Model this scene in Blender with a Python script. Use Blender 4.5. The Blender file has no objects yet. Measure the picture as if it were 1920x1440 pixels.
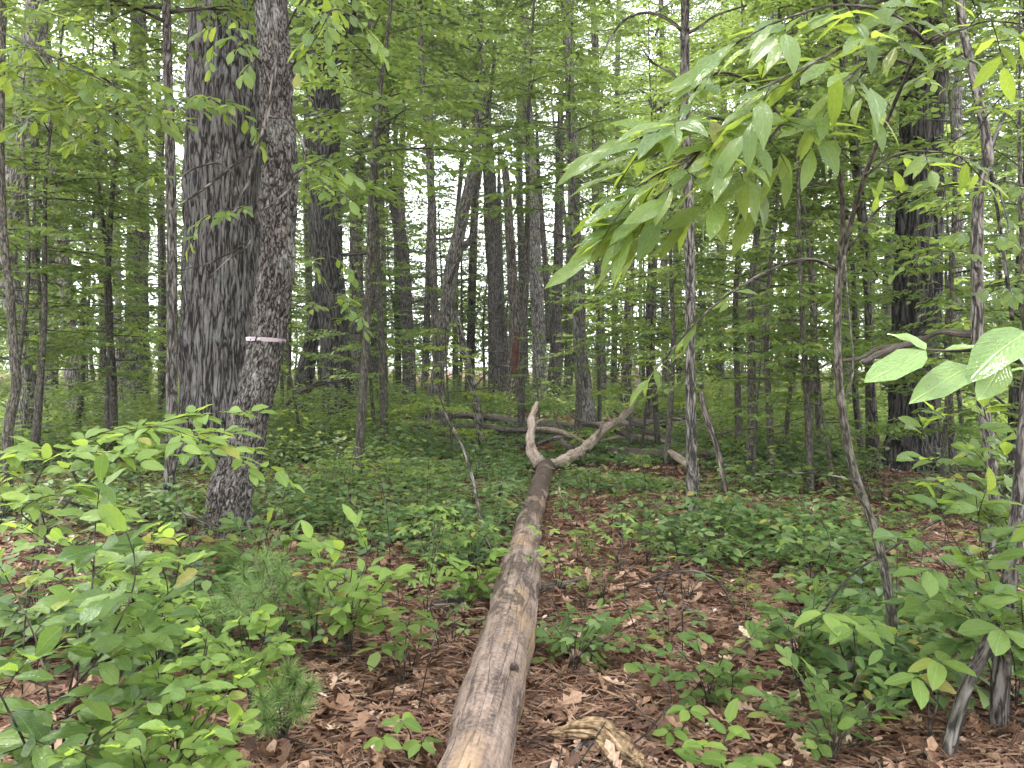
import bpy, math, random
import numpy as np
from mathutils import Vector, Matrix, noise as mnoise

random.seed(5)
RNG = np.random.default_rng(11)
scene = bpy.context.scene
COL = scene.collection

# ------------------------------------------------------------------ camera
W, H, F = 1920.0, 1440.0, 1442.0
CAM_Z = 1.55
PITCH = math.radians(1.19)
cam_data = bpy.data.cameras.new('camera')
cam_data.sensor_width = 36.0
cam_data.lens = 36.0 * F / W
cam_data.clip_start = 0.05
cam_data.clip_end = 3000
cam = bpy.data.objects.new('camera', cam_data)
cam.location = (0, 0, CAM_Z)
cam.rotation_euler = (math.pi / 2 - PITCH, 0, 0)
COL.objects.link(cam)
scene.camera = cam

# ------------------------------------------------------------------ sky, sun, exposure
SUN_EL, SUN_AZ = math.radians(64), math.radians(-40)     # ahead of the camera, a little to the left
world = bpy.data.worlds.new('World')
scene.world = world
world.use_nodes = True
wt = world.node_tree
wt.nodes.clear()
n_out = wt.nodes.new('ShaderNodeOutputWorld')
n_sky = wt.nodes.new('ShaderNodeTexSky')
n_sky.sky_type = 'NISHITA'
n_sky.sun_disc = False
n_sky.sun_elevation = SUN_EL
n_sky.sun_rotation = SUN_AZ
n_bg = wt.nodes.new('ShaderNodeBackground')
n_bg.inputs['Strength'].default_value = 0.12
n_cl = wt.nodes.new('ShaderNodeBackground')
n_cl.inputs['Color'].default_value = (0.94, 0.97, 1.0, 1)
n_cl.inputs['Strength'].default_value = 0.6
n_tc = wt.nodes.new('ShaderNodeTexCoord')
n_no = wt.nodes.new('ShaderNodeTexNoise')
n_no.inputs['Scale'].default_value = 3.0
n_no.inputs['Detail'].default_value = 5
n_rp = wt.nodes.new('ShaderNodeValToRGB')
n_rp.color_ramp.elements[0].position = 0.28
n_rp.color_ramp.elements[1].position = 0.40
n_mx = wt.nodes.new('ShaderNodeMixShader')
L = wt.links.new
L(n_sky.outputs[0], n_bg.inputs['Color'])
L(n_tc.outputs['Generated'], n_no.inputs['Vector'])
L(n_no.outputs[0], n_rp.inputs[0])
L(n_rp.outputs[0], n_mx.inputs[0])
L(n_bg.outputs[0], n_mx.inputs[1])
L(n_cl.outputs[0], n_mx.inputs[2])
L(n_mx.outputs[0], n_out.inputs[0])

sun_data = bpy.data.lights.new('sun', 'SUN')
sun_data.energy = 1.5
sun_data.angle = math.radians(12)
sun_data.color = (1.0, 0.96, 0.9)
sun = bpy.data.objects.new('sun', sun_data)
sd = Vector((math.sin(SUN_AZ) * math.cos(SUN_EL), math.cos(SUN_AZ) * math.cos(SUN_EL), math.sin(SUN_EL)))
sun.rotation_euler = (-sd).to_track_quat('-Z', 'Y').to_euler()
sun.location = sd * 60
COL.objects.link(sun)

scene.view_settings.view_transform = 'Standard'
scene.view_settings.look = 'None'
scene.view_settings.gamma = 1
scene.view_settings.use_curve_mapping = False
scene.view_settings.exposure = 3.0
scene.render.engine = 'CYCLES'
cy = scene.cycles
cy.max_bounces = 10
cy.diffuse_bounces = 5
cy.glossy_bounces = 2
cy.transmission_bounces = 8
cy.transparent_max_bounces = 4
cy.volume_bounces = 0
cy.sample_clamp_indirect = 6
cy.use_denoising = True
cy.use_adaptive_sampling = True
cy.adaptive_threshold = 0.02
cy.adaptive_min_samples = 32
cy.caustics_reflective = False
cy.caustics_refractive = False

# ------------------------------------------------------------------ pixel -> place
_R = Matrix.Rotation(math.pi / 2 - PITCH, 3, 'X')


def P(px, py, d):
    v = _R @ Vector(((px - W / 2) / F, (H / 2 - py) / F, -1.0))
    v = v * (d / v.y)
    return Vector((v.x, v.y, v.z + CAM_Z))


def gz(x, y):
    x = np.asarray(x, float); y = np.asarray(y, float)
    far = np.clip((y - 4) / 10, 0, 1)
    return far * (0.07 * np.sin(x * .35 + 1) * np.cos(y * .27) + 0.03 * np.sin(x * 1.1 + y * .8)) + 0.012 * np.sin(x * 3.1 + 2) * np.sin(y * 2.7)


def depth_at(py, z=0.0):
    v = _R @ Vector((0, (H / 2 - py) / F, -1.0))
    return (z - CAM_Z) / v.z * v.y


def Gp(px, py, z=0.0):
    """the place where the pixel's ray meets the height z above the forest floor"""
    p = P(px, py, depth_at(py, z))
    p.z = float(gz(p.x, p.y)) + z
    return p


def pix(p):
    """picture coordinates of a place (used to name things by their neighbours)"""
    v = _R.transposed() @ (Vector(p) - Vector((0, 0, CAM_Z)))
    return W / 2 + F * v.x / -v.z, H / 2 - F * v.y / -v.z


# ------------------------------------------------------------------ materials
def new_mat(name):
    m = bpy.data.materials.new(name)
    m.use_nodes = True
    m.node_tree.nodes.clear()
    return m, m.node_tree.nodes, m.node_tree.links.new


def ramp(N, stops, interp='LINEAR'):
    r = N.new('ShaderNodeValToRGB')
    e = r.color_ramp.elements
    r.color_ramp.interpolation = interp
    e[0].position, e[0].color = stops[0][0], (*stops[0][1], 1)
    e[1].position, e[1].color = stops[-1][0], (*stops[-1][1], 1)
    for p, c in stops[1:-1]:
        x = e.new(p); x.color = (*c, 1)
    return r


def leaf_mat(name, c_dark, c_light, c_trans, trans=0.45, hero=False, rough=0.42, aged=True, vein=.5):
    m, N, K = new_mat(name)
    out = N.new('ShaderNodeOutputMaterial')
    at = N.new('ShaderNodeAttribute'); at.attribute_name = 'rnd'
    oi = N.new('ShaderNodeObjectInfo')
    ad = N.new('ShaderNodeMath'); ad.operation = 'ADD'
    K(at.outputs['Fac'], ad.inputs[0]); K(oi.outputs['Random'], ad.inputs[1])
    fr = N.new('ShaderNodeMath'); fr.operation = 'FRACT'
    K(ad.outputs[0], fr.inputs[0])
    rp = ramp(N, [(0, c_dark), (.75, c_light), (.965, tuple(min(1, c * 1.15 + (.015 if i == 0 else 0)) for i, c in enumerate(c_light))), (.985, (.26, .24, .05)), (1, (.22, .15, .05))] if aged else [(0, c_dark), (1, c_light)])
    K(fr.outputs[0], rp.inputs[0])
    tr = N.new('ShaderNodeMixRGB'); tr.blend_type = 'MULTIPLY'; tr.inputs[0].default_value = 1
    rv = ramp(N, [(0, (.65, .68, .7)), (1, (1.05, 1.05, 1.05))])
    K(fr.outputs[0], rv.inputs[0])
    tr.inputs[1].default_value = (*c_trans, 1)
    K(rv.outputs[0], tr.inputs[2])
    base = rp.outputs[0]
    b = N.new('ShaderNodeBsdfPrincipled')
    b.inputs['Roughness'].default_value = rough
    b.inputs['Specular IOR Level'].default_value = 0.5 if hero and rough < .33 else 0.28
    t = N.new('ShaderNodeBsdfTranslucent')
    if hero:
        ua = N.new('ShaderNodeAttribute'); ua.attribute_name = 'luv'
        sx = N.new('ShaderNodeSeparateXYZ'); K(ua.outputs['Vector'], sx.inputs[0])
        ab = N.new('ShaderNodeMath'); ab.operation = 'ABSOLUTE'; K(sx.outputs['Y'], ab.inputs[0])
        # side veins run forward from the midrib
        ma = N.new('ShaderNodeMath'); ma.operation = 'MULTIPLY_ADD'
        K(ab.outputs[0], ma.inputs[0]); ma.inputs[1].default_value = -0.9; K(sx.outputs['X'], ma.inputs[2])
        mu = N.new('ShaderNodeMath'); mu.operation = 'MULTIPLY'; K(ma.outputs[0], mu.inputs[0]); mu.inputs[1].default_value = 62
        si = N.new('ShaderNodeMath'); si.operation = 'SINE'; K(mu.outputs[0], si.inputs[0])
        vr = N.new('ShaderNodeMapRange'); K(si.outputs[0], vr.inputs[0])
        vr.inputs[1].default_value = .72; vr.inputs[2].default_value = 1.0
        mr = N.new('ShaderNodeMapRange'); K(ab.outputs[0], mr.inputs[0])
        mr.inputs[1].default_value = 0.035; mr.inputs[2].default_value = 0.0
        mx = N.new('ShaderNodeMath'); mx.operation = 'MAXIMUM'; K(mr.outputs[0], mx.inputs[0])
        vs = N.new('ShaderNodeMath'); vs.operation = 'MULTIPLY'; K(vr.outputs[0], vs.inputs[0]); vs.inputs[1].default_value = vein
        K(vs.outputs[0], mx.inputs[1])
        mc = N.new('ShaderNodeMixRGB'); K(mx.outputs[0], mc.inputs[0]); K(base, mc.inputs[1])
        mc.inputs[2].default_value = (*[min(1, c * 1.5 + .03) for c in c_light], 1)
        base = mc.outputs[0]
        no = N.new('ShaderNodeTexNoise'); no.inputs['Scale'].default_value = 9; no.inputs['Detail'].default_value = 3
        K(ua.outputs['Vector'], no.inputs['Vector'])
        hs = N.new('ShaderNodeMath'); hs.operation = 'SUBTRACT'
        K(no.outputs[0], hs.inputs[0]); K(mx.outputs[0], hs.inputs[1])
        bp = N.new('ShaderNodeBump'); bp.inputs['Strength'].default_value = .55; bp.inputs['Distance'].default_value = .004
        K(hs.outputs[0], bp.inputs['Height'])
        K(bp.outputs[0], b.inputs['Normal'])
        dv = N.new('ShaderNodeTexVoronoi'); dv.inputs['Scale'].default_value = 26
        dw = N.new('ShaderNodeVectorMath'); dw.operation = 'ADD'; K(ua.outputs['Vector'], dw.inputs[0])
        dc = N.new('ShaderNodeCombineXYZ'); K(oi.outputs['Random'], dc.inputs[0]); K(oi.outputs['Random'], dc.inputs[2]); K(dc.outputs[0], dw.inputs[1])
        K(dw.outputs[0], dv.inputs['Vector'])
        dr = N.new('ShaderNodeMapRange'); K(dv.outputs['Distance'], dr.inputs[0]); dr.inputs[1].default_value = .26; dr.inputs[2].default_value = .05
        db = N.new('ShaderNodeBump'); db.inputs['Strength'].default_value = .8; db.inputs['Distance'].default_value = .004
        K(dr.outputs[0], db.inputs['Height']); K(bp.outputs[0], db.inputs['Normal']); K(db.outputs[0], b.inputs['Normal'])
        rr = N.new('ShaderNodeMapRange'); K(no.outputs[0], rr.inputs[0]); rr.inputs[1].default_value = .35; rr.inputs[2].default_value = .65
        rr.inputs[3].default_value = rough * .55; rr.inputs[4].default_value = rough * 1.3
        rx = N.new('ShaderNodeMath'); rx.operation = 'MULTIPLY_ADD'; K(dr.outputs[0], rx.inputs[0]); rx.inputs[1].default_value = -.3; rx.use_clamp = True
        K(rr.outputs[0], rx.inputs[2]); K(rx.outputs[0], b.inputs['Roughness'])
    K(base, b.inputs['Base Color'])
    K(tr.outputs[0], t.inputs['Color'])
    mix = N.new('ShaderNodeMixShader'); mix.inputs[0].default_value = trans
    K(b.outputs[0], mix.inputs[1]); K(t.outputs[0], mix.inputs[2])
    K(mix.outputs[0], out.inputs['Surface'])
    return m


def bark_mat(name, c_dark, c_mid, c_light, scale=9.0, stretch=0.22, bump=.9, lichen=0.0, lichen_col=(.42, .44, .40), dist=.03, moss=0.0):
    m, N, K = new_mat(name)
    out = N.new('ShaderNodeOutputMaterial')
    b = N.new('ShaderNodeBsdfPrincipled'); b.inputs['Roughness'].default_value = .9
    b.inputs['Specular IOR Level'].default_value = .2
    K(b.outputs[0], out.inputs['Surface'])
    at = N.new('ShaderNodeAttribute'); at.attribute_name = 'rest'
    mp = N.new('ShaderNodeMapping'); mp.inputs['Scale'].default_value = (scale, scale, scale * stretch)
    K(at.outputs['Vector'], mp.inputs[0])
    n0 = N.new('ShaderNodeTexNoise'); n0.inputs['Scale'].default_value = 1.3; n0.inputs['Detail'].default_value = 2
    K(mp.outputs[0], n0.inputs['Vector'])
    wp = N.new('ShaderNodeMixRGB'); wp.blend_type = 'ADD'; wp.inputs[0].default_value = .55
    K(mp.outputs[0], wp.inputs[1]); K(n0.outputs['Color'], wp.inputs[2])
    vo = N.new('ShaderNodeTexVoronoi'); vo.feature = 'DISTANCE_TO_EDGE'; vo.inputs['Scale'].default_value = 1.0
    K(wp.outputs[0], vo.inputs['Vector'])
    n1 = N.new('ShaderNodeTexNoise'); n1.inputs['Scale'].default_value = 5; n1.inputs['Detail'].default_value = 6; n1.inputs['Roughness'].default_value = .7
    K(mp.outputs[0], n1.inputs['Vector'])
    rv = N.new('ShaderNodeMapRange'); K(vo.outputs['Distance'], rv.inputs[0]); rv.inputs[2].default_value = .22
    rn = N.new('ShaderNodeTexNoise'); rn.inputs['Scale'].default_value = .8; rn.inputs['Detail'].default_value = 3; rn.inputs['Roughness'].default_value = .6; rn.inputs['Distortion'].default_value = .6
    K(mp.outputs[0], rn.inputs['Vector'])
    rs = N.new('ShaderNodeMath'); rs.operation = 'SUBTRACT'; K(rn.outputs[0], rs.inputs[0]); rs.inputs[1].default_value = .5
    ra = N.new('ShaderNodeMath'); ra.operation = 'ABSOLUTE'; K(rs.outputs[0], ra.inputs[0])
    rm = N.new('ShaderNodeMapRange'); K(ra.outputs[0], rm.inputs[0]); rm.inputs[2].default_value = .10
    r0 = N.new('ShaderNodeMath'); r0.operation = 'MULTIPLY_ADD'; K(rm.outputs[0], r0.inputs[0]); r0.inputs[1].default_value = .62
    rw = N.new('ShaderNodeMath'); rw.operation = 'MULTIPLY'; K(rv.outputs[0], rw.inputs[0]); rw.inputs[1].default_value = .38
    K(rw.outputs[0], r0.inputs[2])
    hm = N.new('ShaderNodeMath'); hm.operation = 'MULTIPLY_ADD'
    K(n1.outputs[0], hm.inputs[0]); hm.inputs[1].default_value = .75; K(r0.outputs[0], hm.inputs[2])
    rp = ramp(N, [(.25, tuple(c * .55 for c in c_dark)), (.45, c_dark), (.68, c_mid), (.95, c_light)])
    hd = N.new('ShaderNodeMath'); hd.operation = 'DIVIDE'; K(hm.outputs[0], hd.inputs[0]); hd.inputs[1].default_value = 1.55
    K(hd.outputs[0], rp.inputs[0])
    col = rp.outputs[0]
    # tree-to-tree variation
    oi = N.new('ShaderNodeObjectInfo')
    vv = N.new('ShaderNodeMapRange'); K(oi.outputs['Random'], vv.inputs[0]); vv.inputs[3].default_value = .75; vv.inputs[4].default_value = 1.25
    mm = N.new('ShaderNodeMixRGB'); mm.blend_type = 'MULTIPLY'; mm.inputs[0].default_value = 1
    K(col, mm.inputs[1]); K(vv.outputs[0], mm.inputs[2]); col = mm.outputs[0]
    if lichen > 0:
        n3 = N.new('ShaderNodeTexNoise'); n3.inputs['Scale'].default_value = 3.2; n3.inputs['Detail'].default_value = 8; n3.inputs['Roughness'].default_value = .72
        K(at.outputs['Vector'], n3.inputs['Vector'])
        r3 = ramp(N, [(.62 - lichen * .16, (0, 0, 0)), (.70 - lichen * .1, (1, 1, 1))])
        K(n3.outputs[0], r3.inputs[0])
        ml = N.new('ShaderNodeMath'); ml.operation = 'MULTIPLY'; K(r3.outputs[0], ml.inputs[0]); K(r0.outputs[0], ml.inputs[1])
        ms = N.new('ShaderNodeMath'); ms.operation = 'MULTIPLY'; K(ml.outputs[0], ms.inputs[0]); ms.inputs[1].default_value = .75
        mc = N.new('ShaderNodeMixRGB'); K(ms.outputs[0], mc.inputs[0]); K(col, mc.inputs[1]); mc.inputs[2].default_value = (*lichen_col, 1)
        col = mc.outputs[0]
    K(col, b.inputs['Base Color'])
    bp = N.new('ShaderNodeBump'); bp.inputs['Strength'].default_value = bump; bp.inputs['Distance'].default_value = dist
    K(hm.outputs[0], bp.inputs['Height']); K(bp.outputs[0], b.inputs['Normal'])
    return m


def wood_mat(name, stops, streak=7.0, bump=.5, warm=None, bark=None):
    m, N, K = new_mat(name)
    out = N.new('ShaderNodeOutputMaterial')
    b = N.new('ShaderNodeBsdfPrincipled'); b.inputs['Roughness'].default_value = .75; b.inputs['Specular IOR Level'].default_value = .25
    K(b.outputs[0], out.inputs['Surface'])
    at = N.new('ShaderNodeAttribute'); at.attribute_name = 'rest'
    mp = N.new('ShaderNodeMapping'); mp.inputs['Scale'].default_value = (streak * 3, streak * 3, streak * .16)
    K(at.outputs['Vector'], mp.inputs[0])
    n1 = N.new('ShaderNodeTexNoise'); n1.inputs['Scale'].default_value = 1; n1.inputs['Detail'].default_value = 8; n1.inputs['Roughness'].default_value = .72
    K(mp.outputs[0], n1.inputs['Vector'])
    n2 = N.new('ShaderNodeTexNoise'); n2.inputs['Scale'].default_value = 3.6; n2.inputs['Detail'].default_value = 7; n2.inputs['Roughness'].default_value = .68
    K(at.outputs['Vector'], n2.inputs['Vector'])
    n4 = N.new('ShaderNodeTexNoise'); n4.inputs['Scale'].default_value = 60; n4.inputs['Detail'].default_value = 4
    K(at.outputs['Vector'], n4.inputs['Vector'])
    ma = N.new('ShaderNodeMath'); ma.operation = 'MULTIPLY_ADD'; K(n1.outputs[0], ma.inputs[0]); ma.inputs[1].default_value = .8
    mb = N.new('ShaderNodeMath'); mb.operation = 'MULTIPLY_ADD'; K(n2.outputs[0], mb.inputs[0]); mb.inputs[1].default_value = .75
    mz = N.new('ShaderNodeMath'); mz.operation = 'MULTIPLY_ADD'; K(n4.outputs[0], mz.inputs[0]); mz.inputs[1].default_value = .5; mz.inputs[2].default_value = -.52
    K(mz.outputs[0], mb.inputs[2]); K(mb.outputs[0], ma.inputs[2])
    rp = ramp(N, stops); K(ma.outputs[0], rp.inputs[0])
    col = rp.outputs[0]
    if warm:
        n3 = N.new('ShaderNodeTexNoise'); n3.inputs['Scale'].default_value = 2.3; n3.inputs['Detail'].default_value = 6; n3.inputs['Roughness'].default_value = .7
        m3 = N.new('ShaderNodeMapping'); m3.inputs['Scale'].default_value = (2.4, 2.4, .8); m3.inputs['Location'].default_value = (3, 1, 7)
        K(at.outputs['Vector'], m3.inputs[0]); K(m3.outputs[0], n3.inputs['Vector'])
        r3 = ramp(N, [(.50, (0, 0, 0)), (.66, (.7, .7, .7))]); K(n3.outputs[0], r3.inputs[0])
        mc = N.new('ShaderNodeMixRGB'); mc.blend_type = 'MIX'; K(r3.outputs[0], mc.inputs[0]); K(col, mc.inputs[1])
        w2 = N.new('ShaderNodeMixRGB'); w2.blend_type = 'MULTIPLY'; w2.inputs[0].default_value = 1; K(n1.outputs[0], w2.inputs[1]); w2.inputs[2].default_value = (*[c * 2 for c in warm], 1)
        K(w2.outputs[0], mc.inputs[2]); col = mc.outputs[0]
    hgt = ma.outputs[0]
    # long drying cracks
    mk = N.new('ShaderNodeMapping'); mk.inputs['Scale'].default_value = (14, 14, .9); K(at.outputs['Vector'], mk.inputs[0])
    nk = N.new('ShaderNodeTexNoise'); nk.inputs['Scale'].default_value = 1; nk.inputs['Detail'].default_value = 3; nk.inputs['Distortion'].default_value = .4; K(mk.outputs[0], nk.inputs['Vector'])
    sk = N.new('ShaderNodeMath'); sk.operation = 'SUBTRACT'; K(nk.outputs[0], sk.inputs[0]); sk.inputs[1].default_value = .5
    ak = N.new('ShaderNodeMath'); ak.operation = 'ABSOLUTE'; K(sk.outputs[0], ak.inputs[0])
    rk = N.new('ShaderNodeMapRange'); K(ak.outputs[0], rk.inputs[0]); rk.inputs[1].default_value = .004; rk.inputs[2].default_value = .022; rk.inputs[3].default_value = .5
    mk2 = N.new('ShaderNodeMixRGB'); mk2.blend_type = 'MULTIPLY'; mk2.inputs[0].default_value = 1; K(col, mk2.inputs[1]); K(rk.outputs[0], mk2.inputs[2]); col = mk2.outputs[0]
    hk = N.new('ShaderNodeMath'); hk.operation = 'MULTIPLY_ADD'; K(rk.outputs[0], hk.inputs[0]); hk.inputs[1].default_value = .6; K(hgt, hk.inputs[2]); hgt = hk.outputs[0]
    if bark:
        m5 = N.new('ShaderNodeMapping'); m5.inputs['Scale'].default_value = (5, 5, 2.2); K(at.outputs['Vector'], m5.inputs[0])
        n5 = N.new('ShaderNodeTexNoise'); n5.inputs['Scale'].default_value = 1; n5.inputs['Detail'].default_value = 9; n5.inputs['Roughness'].default_value = .68; K(m5.outputs[0], n5.inputs['Vector'])
        sz = N.new('ShaderNodeSeparateXYZ'); K(at.outputs['Vector'], sz.inputs[0])
        zr = N.new('ShaderNodeMapRange'); K(sz.outputs['Z'], zr.inputs[0]); zr.inputs[1].default_value = 1.5; zr.inputs[2].default_value = 6.5; zr.inputs[3].default_value = -.07; zr.inputs[4].default_value = .10
        a5 = N.new('ShaderNodeMath'); a5.operation = 'ADD'; K(n5.outputs[0], a5.inputs[0]); K(zr.outputs[0], a5.inputs[1])
        r5 = ramp(N, [(.525, (0, 0, 0)), (.555, (.85, .85, .85))]); K(a5.outputs[0], r5.inputs[0])
        c5 = ramp(N, [(.35, tuple(c * .35 for c in bark)), (.6, bark), (.8, tuple(c * 1.8 for c in bark))]); K(n4.outputs[0], c5.inputs[0])
        x5 = N.new('ShaderNodeMixRGB'); K(r5.outputs[0], x5.inputs[0]); K(col, x5.inputs[1]); K(c5.outputs[0], x5.inputs[2]); col = x5.outputs[0]
        h5 = N.new('ShaderNodeMath'); h5.operation = 'MULTIPLY_ADD'; K(r5.outputs[0], h5.inputs[0]); h5.inputs[1].default_value = .8; K(hgt, h5.inputs[2]); hgt = h5.outputs[0]
    K(col, b.inputs['Base Color'])
    bp = N.new('ShaderNodeBump'); bp.inputs['Strength'].default_value = bump; bp.inputs['Distance'].default_value = .012
    K(hgt, bp.inputs['Height']); K(bp.outputs[0], b.inputs['Normal'])
    return m


def rnd_mat(name, stops, rough=.8, trans=0.0):
    m, N, K = new_mat(name)
    out = N.new('ShaderNodeOutputMaterial')
    b = N.new('ShaderNodeBsdfPrincipled'); b.inputs['Roughness'].default_value = rough; b.inputs['Specular IOR Level'].default_value = .25
    at = N.new('ShaderNodeAttribute'); at.attribute_name = 'rnd'
    rp = ramp(N, stops); K(at.outputs['Fac'], rp.inputs[0])
    no = N.new('ShaderNodeTexNoise'); no.inputs['Scale'].default_value = 70; no.inputs['Detail'].default_value = 4
    tc = N.new('ShaderNodeTexCoord'); K(tc.outputs['Object'], no.inputs['Vector'])
    r2 = ramp(N, [(.3, (.65, .65, .65)), (.7, (1.25, 1.25, 1.25))]); K(no.outputs[0], r2.inputs[0])
    mm = N.new('ShaderNodeMixRGB'); mm.blend_type = 'MULTIPLY'; mm.inputs[0].default_value = 1
    K(rp.outputs[0], mm.inputs[1]); K(r2.outputs[0], mm.inputs[2]); K(mm.outputs[0], b.inputs['Base Color'])
    K(b.outputs[0], out.inputs['Surface'])
    return m


def ground_mat():
    m, N, K = new_mat('forest_floor')
    out = N.new('ShaderNodeOutputMaterial')
    b = N.new('ShaderNodeBsdfPrincipled'); b.inputs['Roughness'].default_value = .95; b.inputs['Specular IOR Level'].default_value = .1
    tc = N.new('ShaderNodeTexCoord')
    n1 = N.new('ShaderNodeTexNoise'); n1.inputs['Scale'].default_value = 14; n1.inputs['Detail'].default_value = 10; n1.inputs['Roughness'].default_value = .75
    K(tc.outputs['Object'], n1.inputs['Vector'])
    n2 = N.new('ShaderNodeTexNoise'); n2.inputs['Scale'].default_value = .9; n2.inputs['Detail'].default_value = 4
    K(tc.outputs['Object'], n2.inputs['Vector'])
    rp = ramp(N, [(.3, (.025, .014, .009)), (.5, (.085, .042, .024)), (.62, (.15, .075, .042)), (.75, (.22, .14, .09))])
    K(n1.outputs[0], rp.inputs[0])
    r2 = ramp(N, [(.35, (.6, .6, .6)), (.65, (1.2, 1.1, 1.05))]); K(n2.outputs[0], r2.inputs[0])
    mm = N.new('ShaderNodeMixRGB'); mm.blend_type = 'MULTIPLY'; mm.inputs[0].default_value = 1
    K(rp.outputs[0], mm.inputs[1]); K(r2.outputs[0], mm.inputs[2]); K(mm.outputs[0], b.inputs['Base Color'])
    bp = N.new('ShaderNodeBump'); bp.inputs['Strength'].default_value = .8; bp.inputs['Distance'].default_value = .03
    K(n1.outputs[0], bp.inputs['Height']); K(bp.outputs[0], b.inputs['Normal'])
    K(b.outputs[0], out.inputs['Surface'])
    return m


M = {}
M['ground'] = ground_mat()
M['leaf_canopy'] = leaf_mat('canopy_leaf', (.045, .08, .018), (.095, .145, .036), (.28, .38, .08), .45)
M['leaf_under'] = leaf_mat('understory_leaf', (.05, .09, .018), (.105, .163, .04), (.32, .43, .085), .46)
M['leaf_floor'] = leaf_mat('floor_leaf', (.045, .09, .03), (.115, .18, .06), (.22, .34, .06), .33, rough=.4)
M['leaf_bright'] = leaf_mat('yellow_green_leaf', (.11, .17, .03), (.19, .26, .05), (.45, .55, .08), .5)
M['hero'] = leaf_mat('glossy_leaf', (.06, .12, .025), (.12, .195, .04), (.43, .54, .07), .48, True, .28)
M['wet'] = leaf_mat('wet_pale_leaf', (.13, .215, .06), (.17, .26, .085), (.34, .48, .10), .32, True, .2, False, .2)
M['hero_pale'] = leaf_mat('pale_leaf', (.12, .20, .04), (.205, .30, .075), (.46, .60, .09), .45, True, .38)
M['hero_dark'] = leaf_mat('deep_green_leaf', (.05, .105, .025), (.115, .185, .045), (.30, .44, .06), .4, True, .34)
M['hero_shrub'] = leaf_mat('shrub_leaf', (.09, .165, .032), (.175, .265, .06), (.42, .58, .08), .45, True, .4)
M['needle'] = rnd_mat('pine_needle', [(0, (.07, .13, .03)), (.6, (.13, .22, .055)), (1, (.22, .28, .09))], .5)
M['oak'] = bark_mat('oak_bark', (.03, .026, .024), (.148, .135, .128), (.24, .226, .216), 17, .15, 1.0, .25, (.20, .23, .20), .03)
M['dark_oak'] = bark_mat('dark_oak_bark', (.014, .013, .012), (.07, .063, .057), (.135, .124, .112), 17, .15, 1.0, 0, dist=.03)
M['gum'] = bark_mat('blocky_bark', (.03, .025, .022), (.16, .138, .122), (.30, .27, .245), 34, .36, 1.0, .75, (.42, .42, .37), .025)
M['grey'] = bark_mat('grey_bark', (.045, .04, .034), (.17, .15, .13), (.30, .275, .25), 22, .22, .9, .45, (.36, .36, .33))
M['pale'] = bark_mat('pale_bark', (.06, .052, .046), (.22, .198, .182), (.36, .335, .31), 24, .2, .9, .3, (.42, .41, .39))
M['brown'] = bark_mat('brown_bark', (.035, .030, .026), (.132, .115, .099), (.23, .208, .184), 26, .2, .8, .25, (.25, .26, .23))
M['sapling'] = bark_mat('sapling_bark', (.03, .027, .021), (.085, .076, .060), (.16, .148, .12), 45, .25, .4, .3, (.3, .3, .26), .006)
M['dead'] = bark_mat('dead_bark', (.035, .028, .024), (.15, .125, .105), (.30, .26, .23), 24, .12, .8, .2)
M['log'] = wood_mat('weathered_log', [(.26, (.022, .017, .015)), (.38, (.075, .057, .049)), (.5, (.17, .122, .098)), (.62, (.245, .183, .15)), (.8, (.35, .28, .238))], 9, .9, (.29, .19, .105), (.088, .060, .048))
M['pale_wood'] = wood_mat('bleached_wood', [(.25, (.06, .043, .035)), (.42, (.225, .168, .135)), (.58, (.36, .285, .235)), (.8, (.48, .41, .35))], 11, .9)
M['dark_wood'] = wood_mat('dark_wet_wood', [(.25, (.015, .012, .010)), (.45, (.068, .053, .045)), (.65, (.145, .118, .102)), (.85, (.26, .225, .198))], 9, .7)
M['rot'] = wood_mat('rotten_wood', [(.30, (.02, .013, .008)), (.42, (.14, .085, .045)), (.54, (.28, .185, .10)), (.72, (.46, .35, .22))], 18, 1.0)
M['rot_red'] = wood_mat('red_rot', [(.25, (.02, .009, .007)), (.45, (.085, .034, .023)), (.65, (.15, .065, .042)), (.85, (.25, .16, .12))], 8, .9)
M['litter'] = rnd_mat('dead_leaf', [(0, (.045, .024, .016)), (.35, (.15, .078, .045)), (.6, (.27, .158, .098)), (.82, (.42, .29, .20)), (1, (.56, .45, .36))], .55)
M['straw'] = rnd_mat('pine_straw', [(0, (.05, .025, .016)), (.5, (.16, .078, .046)), (1, (.32, .20, .13))], .55)

# ------------------------------------------------------------------ mesh helpers
UP = np.array((0, 0, 1.0))


def make_mesh(name, V, faces, mat, attrs=None, smooth=True):
    """faces: list of int arrays (n,k)"""
    me = bpy.data.meshes.new(name)
    V = np.ascontiguousarray(V, np.float32)
    faces = [np.asarray(f, np.int32) for f in faces if len(f)]
    loops = np.concatenate([f.ravel() for f in faces])
    tot = np.concatenate([np.full(len(f), f.shape[1], np.int32) for f in faces])
    start = np.concatenate(([0], np.cumsum(tot)[:-1])).astype(np.int32)
    me.vertices.add(len(V)); me.vertices.foreach_set('co', V.ravel())
    me.loops.add(len(loops)); me.loops.foreach_set('vertex_index', loops)
    me.polygons.add(len(tot)); me.polygons.foreach_set('loop_start', start); me.polygons.foreach_set('loop_total', tot)
    if smooth:
        me.polygons.foreach_set('use_smooth', np.ones(len(tot), bool))
    for k, a in (attrs or {}).items():
        a = np.ascontiguousarray(a, np.float32)
        if a.ndim == 1:
            at = me.attributes.new(k, 'FLOAT', 'POINT'); at.data.foreach_set('value', a)
        else:
            at = me.attributes.new(k, 'FLOAT_VECTOR', 'POINT'); at.data.foreach_set('vector', a.ravel())
    me.materials.append(mat)
    me.update(calc_edges=True)
    return me


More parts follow.
